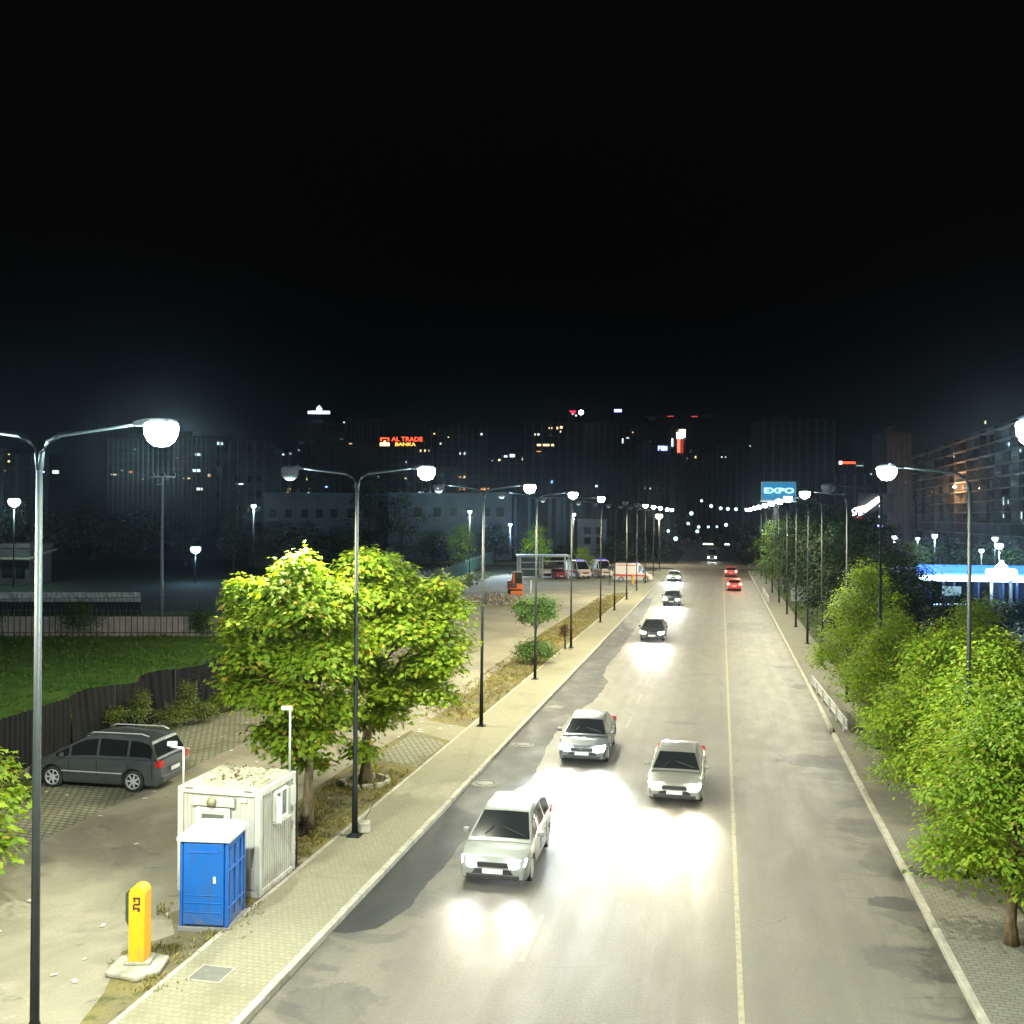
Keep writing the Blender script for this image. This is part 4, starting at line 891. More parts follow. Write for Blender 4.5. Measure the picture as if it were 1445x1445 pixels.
# rubble
M_RUB = mat("rubble_stone", (.3, .26, .2), .9, var=.4, scale=3)
mb = MB(); c_ = gp(700, 851)
for k in range(420):
    x, y = random.gauss(0, 2.4), random.gauss(0, 2.0); zz = max(0, .9 * math.exp(-(x * x / 9 + y * y / 6)) * random.uniform(.3, 1)); s_ = random.uniform(.08, .32)
    mb.box((x, y, zz + s_ * .3), (s_, s_ * random.uniform(.6, 1), s_ * random.uniform(.5, .9)), random.uniform(0, 3), random.uniform(.5, .9))
tag(mb.build("rubble", M_RUB, loc=(c_.x, c_.y, .07)), "heap of broken pale rubble spread below the orange excavator", "rubble", kind="stuff")
sheet("sandy_edge", [(-10.38, 13), (-10.38, 24), (-10.9, 23.6), (-10.75, 21.8), (-11.6, 21.1), (-12.0, 20.2), (-11.3, 19.2), (-11.9, 18.2), (-11.2, 16.6), (-10.8, 15)], .067, M_VERGE)
pts = []
for px, py, n_, sg in ((232, 1345, 26, .3), (215, 1390, 22, .25), (178, 1362, 20, .2), (300, 1322, 30, .3), (335, 1300, 20, .25), (360, 1282, 14, .2), (240, 1285, 12, .3), (465, 1180, 20, .4)):
    q_ = gp(px, py, .07); pts += [(random.gauss(q_.x, sg), random.gauss(q_.y, sg), .07) for _ in range(n_)]
grass("edge_grass", pts, "thin dry grass growing round the ticket machine and cabin", .1, M_LEAF_Y)
# litter on the pavers
mb = MB()
for k in range(130):
    x, y = random.uniform(-24, -11), random.uniform(15, 48); s_ = random.uniform(.03, .1); mb.box((x, y, .085), (s_ * 2, s_, .01), random.uniform(0, 3))
tag(mb.build("litter", mat("pale_litter", (.5, .48, .4), .8)), "scraps of pale litter strewn over the parking pavers", "litter", kind="stuff")

# ------------------------------------------------------------------ vehicles
def interp(pts, x):
    if x <= pts[0][0]: return pts[0][1]
    for (a, p), (b, q) in zip(pts, pts[1:]):
        if x <= b: k = (x - a) / (b - a); return p + (q - p) * k
    return pts[-1][1]
KINDS = {
 'mpv': dict(L=4.4, W=1.79, wh=(-1.34, 1.34), wr=.325, top=[(-2.2, .72), (-2.14, .98), (-1.7, 1.0), (.9, .96), (1.15, .97), (1.7, .88), (2.08, .76), (2.2, .55)],
             gh=[(-2.12, .98), (-1.86, 1.5), (-1.5, 1.6), (-.3, 1.65), (.3, 1.58), (.62, 1.42), (1.5, .96)], wb=.85, wrf=.64, wins=[(-1.93, -1.2), (-1.12, -.2), (-.12, .72), (.8, 1.22)], fw=(.36, 1.36), rw=(-2.085, -1.9)),
 'hatch': dict(L=4.1, W=1.74, wh=(-1.27, 1.27), wr=.31, top=[(-2.05, .65), (-1.99, .92), (-1.5, .94), (.8, .9), (1.05, .92), (1.6, .84), (1.95, .72), (2.05, .5)],
             gh=[(-1.96, .92), (-1.6, 1.36), (-1.2, 1.45), (-.2, 1.49), (.25, 1.44), (1.25, .91)], wb=.82, wrf=.6, wins=[(-1.62, -.85), (-.75, .1), (.18, .9)], fw=(.33, 1.14), rw=(-1.92, -1.62)),
 'sedan': dict(L=4.6, W=1.8, wh=(-1.36, 1.38), wr=.32, top=[(-2.3, .62), (-2.24, .9), (-1.55, .98), (-1.4, .93), (.9, .9), (1.1, .92), (1.75, .82), (2.15, .7), (2.3, .48)],
             gh=[(-1.75, .96), (-1.0, 1.38), (-.5, 1.44), (.1, 1.44), (.45, 1.38), (1.4, .91)], wb=.83, wrf=.6, wins=[(-1.2, -.62), (-.52, .25), (.33, 1.0)], fw=(.53, 1.3), rw=(-1.65, -1.07)),
 'van': dict(L=5.5, W=2.0, wh=(-1.65, 1.75), wr=.35, top=[(-2.75, 1.05), (-2.7, 1.25), (1.3, 1.2), (1.75, 1.18), (2.35, 1.05), (2.66, .92), (2.75, .6)],
             gh=[(-2.7, 1.24), (-2.64, 2.45), (-2.4, 2.58), (.7, 2.6), (1.0, 2.5), (2.02, 1.18)], wb=.96, wrf=.82, wins=[(.72, 1.55)], fw=(1.04, 1.9), rw=(-2.67, -2.655)),
}
M_TYRE = mat("tyre_rubber", (.018, .018, .018), .85); M_RED = mat("tail_lamp_glass", (.35, .012, .012), .2, spec=.6, var=0, emit=(.6, .01, .01), estr=.03)
G_RED = glow("tail_lamp_lit", (1, .05, .03), 26); G_HEADW = glow("headlamp_lit_white", (.92, .97, 1.0), 120); G_HEADY = glow("headlamp_lit_warm", (1, .93, .78), 110)
M_HOFF = mat("headlamp_glass", (.5, .52, .53), .12, var=0, spec=.7); M_PLATE = mat("number_plate", (.6, .6, .58), .4, var=0)
def rim_mesh(r, n=7):
    mb = MB().lathe([(r * .72, -.04), (r * .72, .05), (r * .66, .055), (r * .64, .02)], 22, axis='x').lathe([(.001, .045), (r * .18, .04), (r * .18, .0)], 12, axis='x')
    for k in range(n):
        a = 2 * math.pi * k / n; c, s_ = math.cos(a), math.sin(a); w = r * .09
        pts = [(u * c - q * s_, u * s_ + q * c) for u, q in ((r * .12, -w), (r * .67, -w * .75), (r * .67, w * .75), (r * .12, w))]
        mb.add([(.036, x, z) for x, z in pts] + [(.012, x, z) for x, z in pts], [(0, 1, 2, 3), (0, 4, 5, 1), (1, 5, 6, 2), (2, 6, 7, 3), (3, 7, 4, 0)])
    return mb.mesh("rim", M_CHROME)
RIMS = {}
def vehicle(kind, name, loc, rz, paint, label, cat, head=None, tail=False, beam=0., beam_col=(1, 1, 1), group=None, sc=1., aim=(0, 1, -.24), spot=66, plate=True):
    K = KINDS[kind]; t = empty(name, loc, rz); t.scale = (sc, sc, sc); tag(t, label, cat, group); Lh, hw = K['L'] / 2, K['W'] / 2; zb0 = .2 if kind != 'van' else .28
    # lower body lofted along its length, arches cut by raising the sill over the wheels
    st = sorted(set([-Lh, -Lh + .05, -Lh + .16, Lh - .16, Lh - .05, Lh, 0] + [w + K['wr'] * 1.17 * math.sin(R(a)) for w in K['wh'] for a in range(-90, 91, 15)] + [-Lh + K['L'] * i / 18 for i in range(1, 18)]))
    vs, fs = [], []; n = 0
    for y in st:
        zb = zb0 + (.08 if abs(y) > Lh - .1 else 0)
        for w in K['wh']:
            q = (K['wr'] * 1.17) ** 2 - (y - w) ** 2
            if q > 0: zb = max(zb, K['wr'] + math.sqrt(q))
        e = min(1, (Lh - abs(y)) / .55); w_ = hw * (.86 + .14 * math.sqrt(max(e, 0))); zt = max(interp(K['top'], y), zb + .08); zs = min(max(.62 * zt, zb + .02), zt - .05)
        ring = [(w_ * .93, zb), (w_ * .985, zb + (zs - zb) * .3), (w_, zs), (w_ * .985, zs + (zt - zs) * .55), (w_ * .95, zt - (zt - zs) * .12), (w_ * .86, zt), (w_ * .45, zt + .015)]
        row = ring + [(-x, z) for x, z in ring[::-1]]; n = len(row); vs += [(x, y, z) for x, z in row]
    for i in range(len(st) - 1): fs += [(i * n + k, i * n + (k + 1) % n, (i + 1) * n + (k + 1) % n, (i + 1) * n + k) for k in range(n)]
    fs += [tuple(range(n)), tuple((len(st) - 1) * n + k for k in range(n))]
    body = MB().add(vs, fs).build("body", paint, t, True); body.data.polygons[-1].use_smooth = False; body.data.polygons[-2].use_smooth = False
    es = body.modifiers.new("edges", 'EDGE_SPLIT'); es.split_angle = R(38)
    # cabin
    gh = K['gh']; wb, wr_ = K['wb'], K['wrf']; zb_ = lambda y: interp(K['top'], y) - .02
    def sd(y, u): z1 = max(interp(gh, y), zb_(y) + .01); k = min(1, (z1 - zb_(y)) / (max(q[1] for q in gh) - .93 if kind != 'van' else 1.35)); xr = wb + (wr_ - wb) * k; return (wb + (xr + .03 - wb) * u, y, zb_(y) + (z1 - .05 - zb_(y)) * u)
    ys_ = sorted(set([q[0] for q in gh] + [gh[0][0] + (gh[-1][0] - gh[0][0]) * i / 16 for i in range(17)])); vs, fs = [], []
    for y in ys_:
        z1 = max(interp(gh, y), zb_(y) + .01); b, c = sd(y, 0), sd(y, 1); row = [(b[0], b[2]), (c[0], c[2]), (c[0] - .035, z1 - .012), (c[0] * .82, z1), (c[0] * .4, z1 + .012)]; row += [(-x, z) for x, z in row[::-1]]
        n = len(row); vs += [(x, y, z) for x, z in row]
    for i in range(len(ys_) - 1): fs += [(i * n + k, i * n + k + 1, (i + 1) * n + k + 1, (i + 1) * n + k) for k in range(n - 1)]
    cab = MB().add(vs, fs).build("cabin", paint, t, True); cab.modifiers.new("edges", 'EDGE_SPLIT').split_angle = R(35)
    # glass, each pane a few millimetres proud
    for s_ in (1, -1):
        for y0, y1 in K['wins']:
            vs = []; m_ = 6
            for i in range(m_ + 1):
                y = y0 + (y1 - y0) * i / m_
                for u in (.14, .90): p = sd(y, u); vs.append((s_ * (p[0] + .006), p[1], p[2]))
            MB().add(vs, [(i * 2, i * 2 + 2, i * 2 + 3, i * 2 + 1) for i in range(m_)]).build("side_window", M_GLASS, t, True)
    def shield(nm, y0, y1, out):
        vs = []
        for i in range(6):
            y = y0 + (y1 - y0) * i / 5; z1 = interp(gh, y) + .02; c = sd(y, 1)[0] - .07
            vs += [(c * q, y + out, z1 - .012 * abs(q)) for q in (-1, -.5, 0, .5, 1)]
        return MB().add(vs, [(i * 5 + k, i * 5 + k + 1, i * 5 + k + 6, i * 5 + k + 5) for i in range(5) for k in range(4)]).build(nm, M_GLASS, t, True)
    shield("windscreen", K['fw'][0], K['fw'][1], .012); shield("rear_window", K['rw'][0], K['rw'][1], -.012)
    key = K['wr']
    if key not in RIMS: RIMS[key] = (MB().lathe([(key * .68, -.09), (key * .95, -.1), (key, -.06), (key, .06), (key * .95, .1), (key * .68, .09)], 26, axis='x').mesh("tyre", M_TYRE, True), rim_mesh(key))
    for w in K['wh']:
        for s_ in (1, -1):
            wl = empty("wheel", (s_ * (hw - .13), w, key)); wl.parent = t; link("tyre", RIMS[key][0], wl); o = link("rim", RIMS[key][1], wl, (s_ * .055, 0, 0)); o.scale = (s_, 1, 1)
    zt = interp(K['top'], Lh - .1); fz = .62 if kind != 'van' else .82
    for s_ in (1, -1):
        hm = {'w': G_HEADW, 'y': G_HEADY}.get(head, M_HOFF)
        h = MB().add([(s_ * hw * .93, Lh - .2, fz + .1), (s_ * hw * .52, Lh - .035, fz + .07), (s_ * hw * .56, Lh + .012, fz - .05), (s_ * hw * .88, Lh - .07, fz - .04), (s_ * hw * .9, Lh - .3, fz + .1), (s_ * hw * .52, Lh - .16, fz + .07), (s_ * hw * .5, Lh - .16, fz - .05), (s_ * hw * .84, Lh - .2, fz - .04)],
             [(0, 1, 2, 3), (0, 4, 5, 1), (1, 5, 6, 2), (2, 6, 7, 3), (3, 7, 4, 0)]).build("headlight", hm, t)
        if beam: point_light(t, (s_ * hw * .7, Lh + .12, fz), beam, beam_col, .16, "headlight_beam", spot, aim, 1.0)
        rz_ = (.86 if kind != 'van' else 1.0)
        MB().box((s_ * hw * .82, -Lh + .06, rz_), (.24, .16, .2 if kind != 'van' else .34)).build("taillight", G_RED if tail else M_RED, t, bevel=.025)
        m_ = MB().box((s_ * (hw + .09), interp([(0, gh[-1][0] - .55)], 0), zb_(.6) + .1), (.17, .1, .13)).build("mirror", paint, t, bevel=.03)
        for y0, y1 in K['wins'][:2] if kind != 'van' else K['wins']: MB().box((s_ * (hw * .995), y1 - .1 if kind == 'van' else y0 + .12, .84 * zb_(0)), (.03, .16, .025)).build("door_handle", paint, t)
    MB().box((0, Lh - .01, fz - .02), (hw * .9, .05, .12)).build("grille", M_DARKM, t, bevel=.01)
    MB().box((0, Lh - .02, .32), (hw * 1.5, .07, .12)).build("front_bumper", M_DARKM, t, bevel=.02)
    MB().box((0, -Lh + .0, .4), (hw * 1.6, .09, .16)).build("rear_bumper", paint, t, bevel=.02)
    MB().add([(-hw * .6, Lh - .0, .36), (hw * .6, Lh - .0, .36), (hw * .5, Lh + .014, .5), (-hw * .5, Lh + .014, .5), (-hw * .6, Lh - .1, .36), (hw * .6, Lh - .1, .36), (hw * .5, Lh - .1, .5), (-hw * .5, Lh - .1, .5)], [(0, 1, 2, 3), (4, 7, 6, 5), (0, 4, 5, 1), (1, 5, 6, 2), (2, 6, 7, 3), (3, 7, 4, 0)]).build("lower_intake", M_DARKM, t)
    for s_ in (1, -1):
        MB().lathe([(.001, 0), (.06, 0), (.07, -.03)], 12, (0, 0, 0), 'x').build("fog_lamp", M_HOFF, t, loc=(s_ * hw * .72, Lh - .03, .42), rz=R(90))
        mb = MB(); zb = zb_(0)
        for y0, y1 in K['wins']: mb.box((s_ * (hw + .001), y0 - .04, .4 + (zb - .4) / 2), (.012, .018, zb - .48))
        mb.build("door_gap", M_BLACK, t)
        y0 = K['fw'][1] - .06; z0 = interp(gh, y0) + .03
        MB().tube([(s_ * .5 - .1, y0 + .02, z0), (s_ * .12 + .1, y0 - .22, interp(gh, y0 - .22) + .045)], .012, 5).build("wiper", M_BLACK, t)
    if plate:
        MB().box((0, Lh + .02, .45), (.5, .015, .11)).build("number_plate", M_PLATE, t); MB().box((0, -Lh - .05, .62 if kind != 'van' else .75), (.5, .015, .11)).build("number_plate", M_PLATE, t)
    return t
P_GREY = mat("dark_grey_car_paint", (.055, .062, .066), .3, .2, var=.04, coat=.6); P_WHITE = mat("white_car_paint", (.17, .18, .17), .35, var=.03, coat=.5); P_SILV = mat("silver_car_paint", (.11, .125, .135), .3, .5, var=.03, coat=.5)
P_BEIGE = mat("pale_grey_car_paint", (.21, .21, .19), .32, .4, var=.03, coat=.5); P_DARK = mat("black_car_paint", (.02, .022, .026), .3, .2, var=.03, coat=.6); P_REDC = mat("red_car_paint", (.4, .025, .02), .35, var=.03, coat=.5)
w1, w2 = gp(185, 1119, .06), gp(71, 1112, .06); mid = (w1 + w2) / 2; ang = math.atan2((w2 - w1).y, (w2 - w1).x)
mpv_s = (w2 - w1).length / 2.68
mpv = vehicle('mpv', "parked_car", (mid.x + .0, mid.y + .9 * mpv_s, .068), ang - R(90), P_GREY, "dark grey people carrier parked on the grid pavers before the dark fence", "car", sc=mpv_s)
for s_ in (1, -1): MB().tube([(s_ * .58, -1.7, 1.62), (s_ * .6, -1.5, 1.69), (s_ * .6, .1, 1.69), (s_ * .58, .3, 1.62)], .02, 6).build("roof_rail", M_CHROME, mpv, True)
MB().box((.9, 0, .55), (.02, 2.0, .03)).build("side_trim", M_CHROME, mpv); MB().box((-.9, 0, .55), (.02, 2.0, .03)).build("side_trim", M_CHROME, mpv)
# moving cars, at rest here; they face the camera
def facing(px, py, z=.62): 
    d = (H - z) * F / (py - HY); p = at(px, HY, d); return p.x, p.y
BW = 230.
x, y = facing(697, 1218); vehicle('hatch', "moving_car", (x, y + 2.0, .006), R(180) + R(1), P_WHITE, "nearest white hatchback with lit headlamps coming down the left lane", "car", 'w', False, BW * .3, (1, .85, .66), "cars driving towards the viewer")
x, y = facing(822, 1055); vehicle('sedan', "moving_car", (x, y + 2.2, .006), R(180) + R(1), P_SILV, "silver saloon with bright bluish headlamps following the nearest hatchback", "car", 'w', False, BW * 3.6, (.82, .94, 1), "cars driving towards the viewer")
x, y = facing(955, 1108); vehicle('sedan', "moving_car", (x, y + 2.2, .006), R(180) - R(.5), P_BEIGE, "pale grey saloon with warm headlamps alone in the inner lane", "car", 'y', False, BW * 1.5, (1, .88, .62), "cars driving towards the viewer", sc=.97)
x, y = facing(921, 892); vehicle('sedan', "moving_car", (x, y + 2.2, .006), R(180), P_DARK, "dark saloon with glaring headlamps in the middle distance of the left lane", "car", 'y', False, BW * 2.2, (1, .92, .8), "cars driving towards the viewer")
x, y = facing(948, 845); vehicle('hatch', "moving_car", (x, y + 2, .006), R(180), P_DARK, "dark hatchback with white headlamps following the dark saloon", "car", 'w', False, BW * 2.0, (.9, .96, 1), "cars driving towards the viewer")
x, y = facing(951, 813); vehicle('sedan', "moving_car", (x, y + 2.2, .006), R(180), P_WHITE, "white car far off, last of the oncoming queue", "car", 'w', False, BW * 1.6, (.85, .95, 1), "cars driving towards the viewer")
x, y = facing(1037, 822, .86); vehicle('hatch', "moving_car", (x, y + 2, .006), 0, P_REDC, "car driving away with red tail lights glowing on the right side", "car", None, True)
x, y = facing(1032, 804, .86); vehicle('sedan', "moving_car", (x, y + 2, .006), 0, P_REDC, "second car driving away, farther up beside the overhanging tree", "car", None, True)
p = at(1005, HY, 205); vehicle('van', "moving_van", (p.x, p.y, .006), R(180), P_WHITE, "white van with bluish headlamps waiting at the far junction", "van", 'w', False, 0)
P_AMB = mat("ambulance_white", (.66, .60, .55), .35, var=.03, coat=.4); M_STR = mat("red_reflective_stripe", (.55, .045, .02), .4, var=.1); M_STRO = mat("orange_stripe", (.6, .22, .02), .4, var=.1)
G_BLUEL = mat("blue_beacon", (.08, .08, .5), .2, var=0, emit=(.2, .15, 1), estr=.25)
def ambulance(px, py, rz, label, stripe, sc=1.):
    p = gp(px, py); t = vehicle('van', "ambulance", (p.x, p.y, .068), rz, P_AMB, label, "ambulance", group="ambulances parked on the lot", sc=sc)
    for s_ in (1, -1):
        MB().add([(s_ * 1.006, -2.45, .8), (s_ * 1.006, 1.35, .8), (s_ * 1.006, 2.2, .78), (s_ * 1.006, 2.2, .9), (s_ * 1.006, .9, 1.06), (s_ * 1.006, -2.45, 1.1), (s_ * .99, -2.45, .8), (s_ * .99, 2.2, .78), (s_ * .99, 2.2, .9), (s_ * .99, -2.45, 1.1)],
                 [(0, 1, 2, 3, 4, 5)]).build("stripe", stripe, t)
        MB().box((s_ * .85, -1.0, 2.36), (.1, 2.6, .1)).build("roof_stripe", stripe, t)
    MB().box((0, .55, 2.67), (1.2, .26, .13)).build("light_bar", G_BLUEL, t, bevel=.03); MB().box((0, 2.72, .95), (1.3, .12, .12)).build("nose_stripe", stripe, t)
    return t
ambulance(893, 821.5, R(-82), "long white ambulance with red side stripe parked broadside by the verge", M_STR, .98)
ambulance(848, 815, R(205), "white ambulance with orange stripe, middle one of those parked", M_STRO, .98)
ambulance(816, 816, R(212), "white ambulance with red markings parked next to the white shelter", M_STR, .98)
p = gp(787, 817.5); vehicle('hatch', "parked_car", (p.x, p.y + 1, .068), R(200), P_REDC, "red car parked under the right half of the white shelter", "car")

# small orange excavator
p = gp(727, 839); t = empty("mini_excavator", (p.x, p.y, .07), R(200)); tag(t, "small orange excavator with grey cab parked by the rubble heap", "excavator")
M_OR = mat("orange_machine_paint", (.55, .12, .015), .45, var=.15)
for s_ in (1, -1):
    mb = MB().extr([(-1.0, .1), (-.85, 0), (.85, 0), (1.0, .1), (1.05, .28), (.9, .46), (-.9, .46), (-1.05, .28)], -.16, .16); o = mb.build("track", M_TYRE, t, bevel=.04, loc=(s_ * .58, 0, 0), rz=R(90))
MB().box((0, 0, .38), (.9, .8, .2)).build("undercarriage", M_DARKM, t)
MB().prism([(-.8, -1.05), (-.5, -1.25), (.5, -1.25), (.8, -1.05), (.8, .75), (-.8, .75)], .55, 1.22).build("body", M_OR, t, bevel=.08)
MB().box((-.0, -1.0, 1.32), (1.5, .5, .25)).build("engine_cover", M_OR, t, bevel=.06)
mb = MB()
for x in (-.72, .25):
    for y in (-.6, .68): mb.box((x, y, 1.85), (.07, .07, 1.3))
mb.box((-.235, .04, 2.52), (1.08, 1.4, .08)).build("cab_frame", mat("cab_grey_brown", (.2, .16, .13), .6), t, bevel=.02)
MB().box((-.235, .04, 1.85), (.93, 1.24, 1.2)).build("cab_glass", M_GLASS, t)
MB().box((-.235, -.62, 1.55), (.98, .04, .65)).build("cab_back_panel", MATS["cab_grey_brown"], t)
MB().extr([(0, 0), (.2, .1), (.9, 1.2), (1.5, 1.5), (1.45, 1.66), (.78, 1.4), (-.1, .25)], -.1, .1).build("boom", M_OR, t, bevel=.03, loc=(.5, .8, .95), rz=R(90))
MB().extr([(0, .1), (.14, .1), (.1, -1.1), (-.05, -1.1)], -.08, .08).build("dipper_arm", M_OR, t, bevel=.02, loc=(.5, 2.28, 2.45), rz=R(90))
MB().extr([(-.2, 0), (.3, 0), (.35, -.4), (.1, -.5), (-.2, -.35)], -.3, .3).build("bucket", M_DARKM, t, bevel=.03, loc=(.5, 2.3, 1.35), rz=R(90))
MB().box((0, 1.25, .25), (1.5, .12, .4)).build("dozer_blade", M_OR, t, bevel=.03)

# white open shelter
p0, p1 = gp(734, 817), gp(802, 817); L, rz = frame_along(p0, p1); t = empty("shelter", (p0.x, p0.y, .065), rz); tag(t, "white framed open shelter with flat roof and glazed rails at the lot's end", "shelter")
hh = 3.1; M_GAL = mat("pale_frame_metal", (.42, .43, .42), .45, .2)
for y in (0, 3.0):
    for x in (0, L * .46, L): MB().box((x, y, hh / 2), (.24, .22, hh)).build("post", M_GAL, t, bevel=.02)
MB().box((L / 2, 1.5, hh + .14), (L + .5, 3.6, .28)).build("roof", M_GAL, t, bevel=.03)
for z in (1.35, 2.3): MB().box((L * .23, 0, z), (L * .46 - .24, .1, .14)).build("rail", M_GAL, t, bevel=.01)
MB().box((L * .73, 0, 2.5), (L * .54 - .24, .1, .14)).build("rail", M_GAL, t, bevel=.01)
MB().box((L * .23, 3.0, 1.5), (L * .46 - .24, .06, 2.6)).build("back_panel", mat("dull_green_panel", (.05, .08, .065), .4), t)
MB().box((L / 2, 3.05, .35), (L - .24, .08, .5)).build("back_rail", mat("dark_red_band", (.16, .04, .04), .6), t)
# white box panels beside the right pavement trees
p = gp(1113, 852); t = empty("white_hoarding", (p.x + 1.5, p.y, .1), R(8)); tag(t, "pale panel hoarding standing between dark trunks on right verge", "hoarding")
MB().box((0, 0, .85), (2.6, .06, 1.3)).build("panel", M_WHITEP, t, bevel=.01)
for x in (-1.2, 0, 1.2): MB().box((x, .07, .75), (.08, .08, 1.5)).build("post", M_DARKM, t)

# ------------------------------------------------------------------ buildings
F_GREY, F_BROWN, F_BLUE, F_DARK = m_facade("facade_grey", (.042, .042, .042)), m_facade("facade_brown", (.062, .046, .036)), m_facade("facade_blue_white", (.11, .14, .17)), m_facade("facade_dark", (.02, .02, .022))
F_PALE = m_facade("facade_pale", (.15, .14, .12))
W_WARM, W_COOL, W_ORG, W_BLU = glow("lit_window_warm", (1, .70, .36), .38), glow("lit_window_cool", (.66, .88, 1), .36), glow("lit_window_orange", (1, .42, .14), .3), glow("lit_window_blue", (.25, .4, 1), .7)
LITM = {'w': W_WARM, 'c': W_COOL, 'o': W_ORG, 'b': W_BLU}
def hx(px): return HY + (px - 722.5) * math.tan(ROLL)
class Bldg:
    def __init__(s, label, px0, px1, top, d, m, depth=None, floor=3.1, fins=0, slabs=True, rot=0., name="building", roofbits=True, cat="building", rows=0, cols=0, ww=.5, wh=.5, wz=.3):
        s.px0, s.d = px0, d; s.k = d / F; s.Wd = (px1 - px0) * s.k; s.Ht = H + (hx((px0 + px1) / 2) - top) * s.k; a = at(px0, HY, d)
        s.t = t = empty(name, (a.x, a.y, -.12), YAW + rot); tag(t, label, cat); Dp = depth or max(8, s.Wd * .6); s.Dp = Dp
        MB().box((s.Wd / 2, Dp / 2, s.Ht / 2), (s.Wd, Dp, s.Ht)).build("wall", m, t)
        MB().box((s.Wd / 2, Dp / 2, s.Ht + .25), (s.Wd + .3, Dp + .3, .5)).build("parapet", m, t)
        nf = int(s.Ht / floor); fin_m = mat("facade_trim_" + m.name, (.055, .055, .053), .8)
        if slabs:
            mb = MB()
            for i in range(1, nf): mb.box((s.Wd / 2, -.12, i * floor), (s.Wd + .1, .26, .28))
            mb.build("floor_bands", fin_m, t)
        if fins:
            mb = MB(); q = s.Wd / fins
            for i in range(fins + 1): mb.box((i * q, -.2, s.Ht / 2), (q * .22, .42, s.Ht - .3))
            mb.build("fins", fin_m, t)
        if roofbits:
            MB().box((s.Wd * .35, Dp * .5, s.Ht + 1.7), (s.Wd * .22, Dp * .4, 2.4)).build("stair_head", m, t)
            MB().tube([(s.Wd * .6, Dp * .4, s.Ht + .5), (s.Wd * .6, Dp * .4, s.Ht + 5)], .08, 5).build("aerial", M_DARKM, t)
        if rows and cols:
            me = MB().box((0, 0, 0), (s.Wd / cols * ww, .1, s.Ht / rows * wh)).mesh("window", M_GLASS); 
            for r_ in range(rows):
                for c_ in range(cols): link("window", me, t, (s.Wd / cols * (c_ + .5), -.03, s.Ht / rows * (r_ + .5 + wz * .2)))
    def lit(s, *wins):
        for (px, py, w, h, c) in wins:
            fr = MB().box((0, -.02, 0), (w * s.k + .25, .12, h * s.k + .25)).build("window_frame", M_DARKM, None, loc=((px - s.px0) * s.k, 0, H + (hx(px) - py) * s.k + .12)); fr.parent = s.t; fr.name = "window"
            MB().box((0, -.1, 0), (w * s.k * .95, .06, h * s.k * .85)).build("pane", LITM[c], fr)
        return s
# pale school behind the trees, with lean-to right part
b = Bldg("long pale school building with a row of dark windows, left half before the tall trees", 372, 545, 698, 215, F_BLUE, 14, 3.6, 0, False, 0, "school_building", False)
for px in (385, 407, 430, 451, 471, 495, 520): 
    f_ = MB().box((0, -.03, 0), (1.5, .12, 2.0)).build("window", M_GLASSD, b.t, loc=((px - 372) * b.k, 0, H + (hx(px) - 724) * b.k)); MB().box((0, -.06, -1.1), (1.8, .22, .12)).build("sill", M_KERB, f_)
b = Bldg("long pale school building right of the tall trees, ending at bluish fins", 548, 722, 698, 205, F_BLUE, 14, 3.6, 0, False, 0, "school_building", False)
for px in (590, 617, 640, 663, 686, 706):
    f_ = MB().box((0, -.03, 0), (1.6, .12, 1.9)).build("window", M_GLASSD, b.t, loc=((px - 548) * b.k, 0, H + (hx(px) - 722) * b.k)); MB().box((0, -.06, -1.05), (1.9, .22, .12)).build("sill", M_KERB, f_)
b = Bldg("dark hall with tall bluish vertical fins behind the low lamps", 716, 812, 699, 235, F_DARK, 16, 4.2, 0, False, 0, "hall_building", False)
for px, w_ in ((719, 5), (727, 4), (747, 4), (758, 3), (776, 5), (788, 7), (796, 5), (806, 4)): MB().box(((px - 716) * b.k, -.3, b.Ht / 2), (w_ * b.k, .6, b.Ht - .5)).build("fin", F_BLUE, b.t)
b = Bldg("small pale block with two dark windows right of the bluish fins", 815, 856, 735, 215, F_BLUE, 10, 3.4, 0, False, 0, "pale_block", False)
for px, py in ((829, 748), (829, 762), (846, 748), (846, 762)): MB().box(((px - 815) * b.k, -.03, H + (hx(px) - py) * b.k), (1.4, .12, 1.5)).build("window", M_GLASS, b.t)
low = Bldg("low dark entrance block facing the pitch beside the lone post lamp", 352, 398, 768, 170, F_GREY, 8, 3.4, 0, True, 0, "entrance_block", False)
MB().box((low.Wd * .5, -.9, 2.6), (low.Wd * .6, 1.8, .3)).build("porch_roof", F_GREY, low.t); 
for q in (.25, .75): MB().box((low.Wd * q, -1.6, 1.25), (.2, .2, 2.4)).build("porch_post", F_GREY, low.t)
kio = Bldg("low lean-to shed lit from above by the far left lamp", -20, 42, 772, 125, F_GREY, 6, 3.2, 0, False, 0, "shed", False)
MB().add([(-.5, -.8, 3.2), (kio.Wd + .5, -.8, 3.2), (kio.Wd + .5, 6.5, 4.2), (-.5, 6.5, 4.2), (-.5, -.8, 3.35), (kio.Wd + .5, -.8, 3.35), (kio.Wd + .5, 6.5, 4.35), (-.5, 6.5, 4.35)], [(0, 1, 2, 3), (4, 5, 6, 7), (0, 1, 5, 4), (1, 2, 6, 5), (2, 3, 7, 6), (3, 0, 4, 7)]).build("roof", F_PALE, kio.t)
for q in (.2, .5, .8): MB().box((kio.Wd * q, -.03, 1.6), (1.2, .12, 1.3)).build("window", M_GLASS, kio.t)

